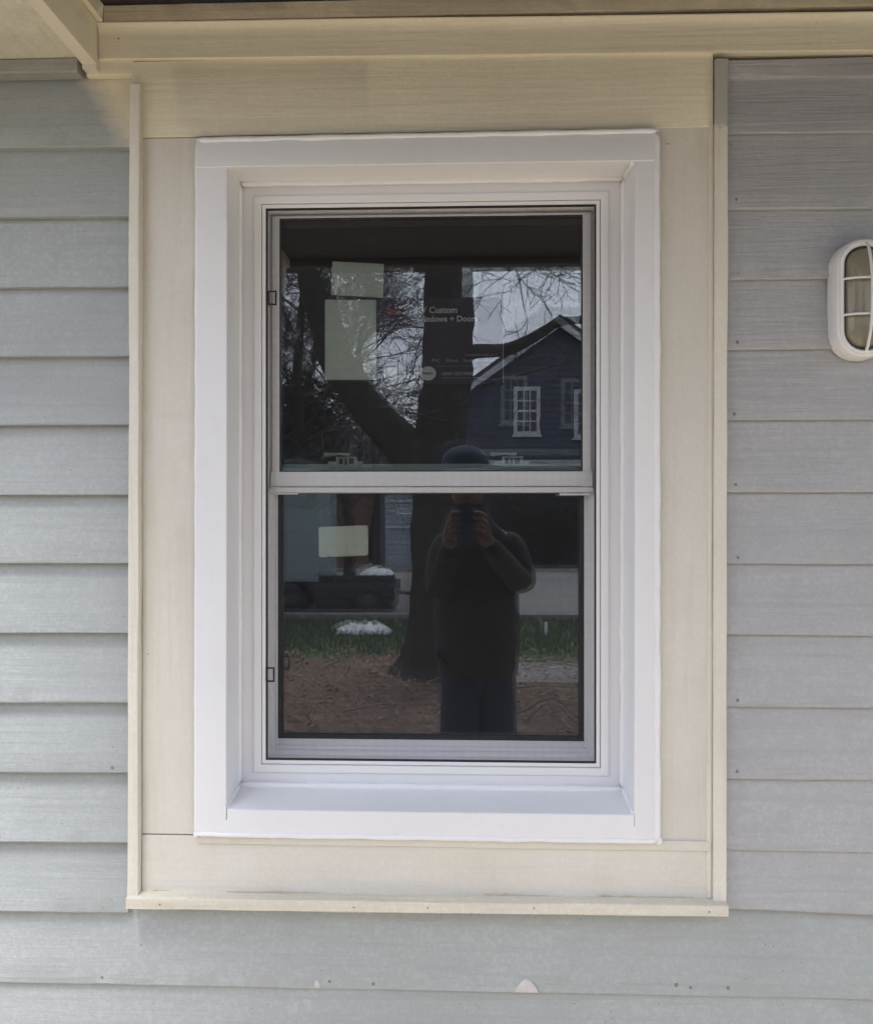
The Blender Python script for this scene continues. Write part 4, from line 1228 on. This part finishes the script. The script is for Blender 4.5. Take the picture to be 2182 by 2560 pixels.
MB().box(-7.2, -2.7, -16.2, -14.4, 0.1, 0.315).build('chassis', M['truckdark'], trk, bevel=0.02)
MB().prism([(-9.4, 0.1), (-9.4, 0.9), (-9.2, 1.15), (-8.6, 1.3), (-8.2, 2.2), (-7.3, 2.25), (-7.3, 0.1)], 'y', -16.3, -14.35).build('cab', M['teal'], trk, bevel=0.05)
for x in (-3.15, -8.6):
    for y in (-14.5, -16.1):
        wheel(trk, x, y, 0.36)

trl = thing('utility_trailer', (-2.1, -14.5, GZ), 'low dark trailer with stake sides standing by the truck, mirrored in lower pane', 'trailer')
tb = MB()
tb.box(-2.72, -1.30, -15.6, -14.3, 0.05, 0.14)
tb.box(-2.72, -1.30, -14.34, -14.30, 0.14, 0.30); tb.box(-2.72, -1.30, -15.6, -15.56, 0.14, 0.30)
tb.box(-2.72, -2.68, -15.56, -14.34, 0.14, 0.30)
for i in range(5):
    x = -2.70 + i * 0.34
    tb.box(x, x + 0.04, -14.30, -14.27, 0.05, 0.46)
tb.build('bed', M['truckdark'], trl, bevel=0.008)
MB().box(-2.72, -1.30, -14.32, -14.285, 0.36, 0.44).build('rail', M['truckdark'], trl, bevel=0.006)
MB().box(-2.7, -1.32, -15.5, -14.4, -0.16, 0.045).build('chassis', M['truckdark'], trl, bevel=0.01)
wheel(trl, -1.75, -14.25, 0.25, 0.16); wheel(trl, -1.75, -15.6, 0.25, 0.16)
MB().tube([(-1.3, -14.95, 0.1), (-0.7, -14.95, 0.05)], 0.035, 6).build('tow_bar', M['truckdark'], trl)
M['plastic'] = plain('white_plastic_sheet', (0.72, 0.74, 0.74), 0.4, 0.15, 8, 0.01)
def crumple(name, x0, x1, y0, y1, z, h, seed, label, cat):
    nx, ny = 26, 10
    vs = []
    for j in range(ny + 1):
        for i in range(nx + 1):
            u, v = i / nx, j / ny
            e = math.sin(math.pi * u) ** 0.4 * math.sin(math.pi * v) ** 0.5
            k = 0.45 + 0.9 * abs(mn.noise(Vector((u * 6 + seed, v * 4, seed)))) + 0.4 * abs(mn.noise(Vector((u * 15, v * 9 + seed, 1))))
            vs.append((x0 + (x1 - x0) * u + 0.05 * mn.noise(Vector((u * 5, v * 5, seed))), y0 + (y1 - y0) * v + 0.08 * mn.noise(Vector((u * 4, seed, v * 3))), z + h * e * k))
    fs = [(j * (nx + 1) + i, j * (nx + 1) + i + 1, (j + 1) * (nx + 1) + i + 1, (j + 1) * (nx + 1) + i) for j in range(ny) for i in range(nx)]
    n0 = len(vs)
    rim = [i for i in range(nx + 1)] + [j * (nx + 1) + nx for j in range(1, ny + 1)] + [ny * (nx + 1) + i for i in range(nx - 1, -1, -1)] + [j * (nx + 1) for j in range(ny - 1, 0, -1)]
    vs += [(vs[i][0], vs[i][1], z - 0.01) for i in rim]
    m = len(rim)
    fs += [(rim[i], n0 + i, n0 + (i + 1) % m, rim[(i + 1) % m]) for i in range(m)] + [tuple(n0 + i for i in range(m))]
    return tag(MB().add(vs, fs).build(name, M['plastic'], None, smooth=70), label, cat)
crumple('plastic_sheet', -1.95, -1.15, -12.25, -11.75, GZ + 0.005, 0.16, 3, 'crumpled white plastic sheet lying on the lawn in front of the trailer', 'plastic sheet')
crumple('wrapped_bundle', -1.95, -1.38, -15.2, -14.5, 0.44, 0.12, 9, 'white wrapped bundle lying on top of the dark trailer', 'bundle')
mk = MB().box(1.10, 1.15, -11.72, -11.70, GZ - 0.02, GZ + 0.20)
tag(mk.build('lawn_marker', M['plastic'], None, bevel=0.003), 'small white marker stake standing in the lawn at the right', 'stake')

# ------------------------------------------------------------------ the person with the phone
M['skin'] = plain('skin', (0.13, 0.075, 0.058), 0.5, 0.1, 30, 0.0003)
M['jacket'] = plain('dark_jacket', (0.016, 0.014, 0.015), 0.85, 0.45, 14, 0.012)
M['jeans'] = plain('blue_jeans', (0.017, 0.026, 0.056), 0.85, 0.4, 18, 0.008)
M['capcloth'] = plain('blue_cap', (0.012, 0.027, 0.07), 0.8, 0.2, 60, 0.001)
M['boot'] = plain('boot_leather', (0.05, 0.035, 0.025), 0.6, 0.2, 20)
M['hair'] = plain('dark_hair', (0.025, 0.018, 0.014), 0.6, 0.3, 80, 0.001)
M['phone'] = plain('phone_case', (0.012, 0.026, 0.055), 0.3, 0.1, 30)
PX, PY = 0.10, -2.06
per = thing('person', (PX, PY, 0.0), 'person in blue cap, dark jacket and jeans holding up a phone, mirrored in glass', 'person')

def skin_mesh(name, verts, edges, mat, parent, levels=2, root=0):
    me = bpy.data.meshes.new(name)
    bm = bmesh.new()
    sk = bm.verts.layers.skin.verify()
    bv = []
    for i, (co, r) in enumerate(verts):
        v = bm.verts.new(co)
        rx = r if not isinstance(r, tuple) else r
        v[sk].radius = rx if isinstance(rx, tuple) else (rx, rx)
        v[sk].use_root = (i == root)
        bv.append(v)
    for a, b in edges:
        bm.edges.new((bv[a], bv[b]))
    bm.to_mesh(me); bm.free()
    o = bpy.data.objects.new(name, me); COL.objects.link(o)
    s = o.modifiers.new('skin', 'SKIN'); s.use_smooth_shade = True
    ss = o.modifiers.new('sub', 'SUBSURF'); ss.levels = levels; ss.render_levels = levels
    bpy.context.view_layer.update()
    dg = bpy.context.evaluated_depsgraph_get()
    m2 = bpy.data.meshes.new_from_object(o.evaluated_get(dg))
    bpy.data.objects.remove(o); bpy.data.meshes.remove(me)
    m2.name = name
    m2.materials.clear(); m2.materials.append(mat)
    for p in m2.polygons: p.use_smooth = True
    r = bpy.data.objects.new(name, m2); COL.objects.link(r)
    attach(r, parent)
    return r
J = dict(pel=(PX, PY - .02, 0.96), wst=(PX - .005, PY - .01, 1.12), chs=(PX - .015, PY, 1.32), nkb=(PX - .025, PY + .02, 1.475), nk=(PX - .035, PY + .045, 1.545), hd=(PX - .055, PY + .075, 1.685), hdt=(PX - .06, PY + .07, 1.77),
         shl=(PX - .150, PY + .02, 1.405), shr=(PX + .145, PY + .01, 1.405), ell=(PX - .165, PY + .13, 1.21), elr=(PX + .195, PY + .07, 1.23), wrl=(PX - .115, PY + .31, 1.405), wrr=(PX + .045, PY + .315, 1.415),
         hpl=(PX - .072, PY - .02, 0.88), hpr=(PX + .072, PY - .02, 0.88), knl=(PX - .078, PY + .03, 0.50), knr=(PX + .082, PY - .03, 0.50), anl=(PX - .125, PY - .03, 0.09), anr=(PX + .135, PY - .03, 0.09), tol=(PX - .145, PY + .15, 0.035), tor=(PX + .16, PY + .15, 0.035))
K = list(J)
rad = dict(pel=.115, wst=.105, chs=.125, nkb=.075, nk=.055, hd=.085, hdt=.075, shl=.062, shr=.062, ell=.045, elr=.045, wrl=.030, wrr=.030, hpl=.085, hpr=.085, knl=.058, knr=.058, anl=.040, anr=.040, tol=.032, tor=.032)
ED = [('pel', 'wst'), ('wst', 'chs'), ('chs', 'nkb'), ('nkb', 'nk'), ('nk', 'hd'), ('hd', 'hdt'), ('chs', 'shl'), ('chs', 'shr'), ('shl', 'ell'), ('ell', 'wrl'), ('shr', 'elr'), ('elr', 'wrr'), ('pel', 'hpl'), ('pel', 'hpr'), ('hpl', 'knl'), ('knl', 'anl'), ('hpr', 'knr'), ('knr', 'anr'), ('anl', 'tol'), ('anr', 'tor')]
def chain(keys, radii, edges, name, mat, levels=2):
    idx = {k: i for i, k in enumerate(keys)}
    return skin_mesh(name, [(J[k], radii[k]) for k in keys], [(idx[a], idx[b]) for a, b in edges if a in idx and b in idx], mat, per, levels)
chain(K, rad, ED, 'body', M['skin'])
jr = dict(rad)
jk = MB(); n = 28
jrings = [(0.855, 0.166, 0.140, .0), (0.860, 0.172, 0.146, .0), (0.95, 0.178, 0.152, -.003), (1.08, 0.182, 0.156, -.006), (1.22, 0.184, 0.148, -.010), (1.34, 0.188, 0.134, -.014), (1.42, 0.176, 0.118, -.018), (1.475, 0.122, 0.102, -.024), (1.515, 0.088, 0.088, -.030), (1.560, 0.080, 0.082, -.037), (1.585, 0.078, 0.080, -.040)]
for (z, rx_, ry_, dx_) in jrings:
    for i in range(n):
        a = 2 * math.pi * i / n
        f = 1 + 0.035 * mn.noise(Vector((math.cos(a) * 2, math.sin(a) * 2, z * 9)))
        jk.v.append((PX + dx_ + rx_ * f * math.cos(a), PY - 0.01 + (0.05 if z > 1.5 else 0.02 if z > 1.45 else 0) + ry_ * f * math.sin(a), z + 0.008 * mn.noise(Vector((math.cos(a), math.sin(a), z)))))
for k in range(len(jrings) - 1):
    for i in range(n):
        jk.f.append((k * n + i, k * n + (i + 1) % n, (k + 1) * n + (i + 1) % n, (k + 1) * n + i))
jk.build('jacket', M['jacket'], per, smooth=70)
for s_ in ('l', 'r'):
    skin_mesh('sleeve', [(tuple(Vector(J['sh' + s_]) + Vector((-0.06 if s_ == 'r' else 0.06, 0, 0.015))), .070), (J['sh' + s_], .078), (J['el' + s_], .064), (tuple(Vector(J['el' + s_]).lerp(Vector(J['wr' + s_]), .9)), .046), (J['wr' + s_], .044)], [(0, 1), (1, 2), (2, 3), (3, 4)], M['jacket'], per)
for k, v in dict(pel=.125, hpl=.098, hpr=.098, knl=.094, knr=.094, anl=.066, anr=.066).items(): jr[k] = v
chain(['pel', 'hpl', 'hpr', 'knl', 'knr', 'anl', 'anr'], jr, ED, 'jeans', M['jeans'])
for s in ('l', 'r'):
    a, t_ = Vector(J['an' + s]), Vector(J['to' + s])
    skin_mesh('boot', [((a.x, a.y - .02, 0.16), .055), ((a.x, a.y - .02, 0.06), .056), ((a.x, a.y + .06, 0.052), .052), ((t_.x, t_.y, 0.045), .042)], [(0, 1), (1, 2), (2, 3)], M['boot'], per)
H = Vector(J['hd'])
# face: nose, ears, eyes, mouth
fc = Vector((0, 1, 0))
MB().ball((H.x, H.y + 0.098, H.z - 0.005), 0.016, 8, 6, (0.8, 1, 1.5)).build('nose', M['skin'], per, smooth=80)
for s in (-1, 1):
    MB().ball((H.x + s * 0.087, H.y + 0.005, H.z - 0.002), 0.026, 8, 6, (0.35, 0.7, 1.2)).build('ear', M['skin'], per, smooth=80)
    MB().ball((H.x + s * 0.032, H.y + 0.078, H.z + 0.022), 0.012, 8, 6, (1.1, 0.7, 0.7)).build('eye', M['hair'], per, smooth=80)
MB().ball((H.x, H.y + 0.084, H.z - 0.048), 0.02, 8, 6, (1.2, 0.5, 0.35)).build('mouth', plain('lips', (0.30, 0.12, 0.10), 0.5), per, smooth=80)
hm = MB(); n = 16
for (rz, rr_) in ((-0.045, 0.093), (0.0, 0.097), (0.03, 0.097)):
    for i in range(n):
        a = math.pi + math.pi * i / (n - 1)
        hm.v.append((H.x + rr_ * math.cos(a), H.y + 0.006 + rr_ * 1.03 * math.sin(a), H.z + rz))
for k in range(2):
    for i in range(n - 1):
        hm.f.append((k * n + i, k * n + i + 1, (k + 1) * n + i + 1, (k + 1) * n + i))
hm.build('hair', M['hair'], per)
cp = MB(); n = 20
rings = [(0.032, 1.0), (0.07, 0.99), (0.105, 0.86), (0.130, 0.58), (0.140, 0.2)]
for (dz, k) in rings:
    for i in range(n):
        a = 2 * math.pi * i / n
        cp.v.append((H.x + 0.101 * k * math.cos(a), H.y + 0.008 + 0.108 * k * math.sin(a), H.z + dz))
for k in range(len(rings) - 1):
    for i in range(n):
        cp.f.append((k * n + i, k * n + (i + 1) % n, (k + 1) * n + (i + 1) % n, (k + 1) * n + i))
cp.f.append(tuple((len(rings) - 1) * n + i for i in range(n)))
# visor
b0 = len(cp.v); m_ = 9
for dz in (0.036, 0.042):
    for i in range(m_):
        a = R(20) + R(140) * i / (m_ - 1)
        cp.v.append((H.x + 0.100 * math.cos(a), H.y + 0.008 + 0.106 * math.sin(a), H.z + dz))
        cp.v.append((H.x + 0.095 * math.cos(a), H.y + 0.012 + 0.17 * math.sin(a), H.z + dz - 0.014 * math.sin(a)))
for k in range(2):
    o_ = b0 + k * 2 * m_
    for i in range(m_ - 1):
        cp.f.append((o_ + 2 * i, o_ + 2 * i + 1, o_ + 2 * i + 3, o_ + 2 * i + 2))
for i in range(m_ - 1):
    cp.f.append((b0 + 2 * i + 1, b0 + 2 * i + 3, b0 + 2 * m_ + 2 * i + 3, b0 + 2 * m_ + 2 * i + 1))
cp.build('cap', M['capcloth'], per, smooth=50)

# hands: palm, four unequal bent fingers and a thumb each, closing on the phone's edges
PH = Vector((0.055, -1.686, 1.490))       # phone centre; its lens sits where the camera is
def hand(side, wrist):
    s = -1 if side == 'l' else 1
    w = Vector(wrist)
    edge = PH.x + s * 0.0385
    palm = Vector((edge + s * 0.030, PH.y - 0.040, PH.z - 0.025))
    V = [(tuple(w), .030), (tuple(w.lerp(palm, .6)), (.030, .022)), (tuple(palm), (.034, .022))]
    E = [(0, 1), (1, 2)]
    for k, (ln, dz) in enumerate(((0.92, 0.052), (1.0, 0.030), (0.95, 0.008), (0.75, -0.014))):
        kn = Vector((edge + s * 0.030, PH.y - 0.022, PH.z + dz - 0.008))
        m1 = Vector((edge + s * 0.021, PH.y + 0.004 + 0.004 * ln, PH.z + dz + 0.002))
        tip0 = Vector((edge + s * 0.004, PH.y + 0.0155, PH.z + dz + 0.005))
        tip = Vector((edge - s * 0.016 * ln, PH.y + 0.0150, PH.z + dz + 0.006))
        b = len(V)
        V += [(tuple(kn), .0105), (tuple(m1), .0092), (tuple(tip0), .0084), (tuple(tip), .0072)]
        E += [(2, b), (b, b + 1), (b + 1, b + 2), (b + 2, b + 3)]
    b = len(V)
    V += [((edge + s * 0.022, PH.y - 0.036, PH.z - 0.052), .013), ((edge + s * 0.006, PH.y - 0.026, PH.z - 0.030), .0105), ((edge - s * 0.010, PH.y - 0.0165, PH.z - 0.006), .0090)]
    E += [(1, b), (b, b + 1), (b + 1, b + 2)]
    return skin_mesh('hand', V, E, M['skin'], per)
hand('l', J['wrl']); hand('r', J['wrr'])

ph = thing('phone', tuple(PH), 'dark blue phone held upright in both hands, mirrored in the glass', 'phone')
MB().prism(rr(PH.x - 0.0375, PH.x + 0.0375, PH.z - 0.078, PH.z + 0.078, 0.010, 4), 'y', PH.y - 0.004, PH.y + 0.004).build('case', M['phone'], ph, bevel=0.001)
MB().prism(rr(PH.x - 0.034, PH.x + 0.034, PH.z - 0.074, PH.z + 0.074, 0.008, 4), 'y', PH.y - 0.0048, PH.y - 0.0042).build('screen', M['darkglass'], ph, smooth=0)
for dz in (0.052, 0.028):
    MB().prism([(PH.x + 0.0215 + 0.008 * math.cos(2 * math.pi * i / 16), PH.z + dz + 0.008 * math.sin(2 * math.pi * i / 16)) for i in range(16)], 'y', PH.y + 0.0042, PH.y + 0.0062).build('lens', M['darkglass'], ph)

bpy.context.view_layer.update()
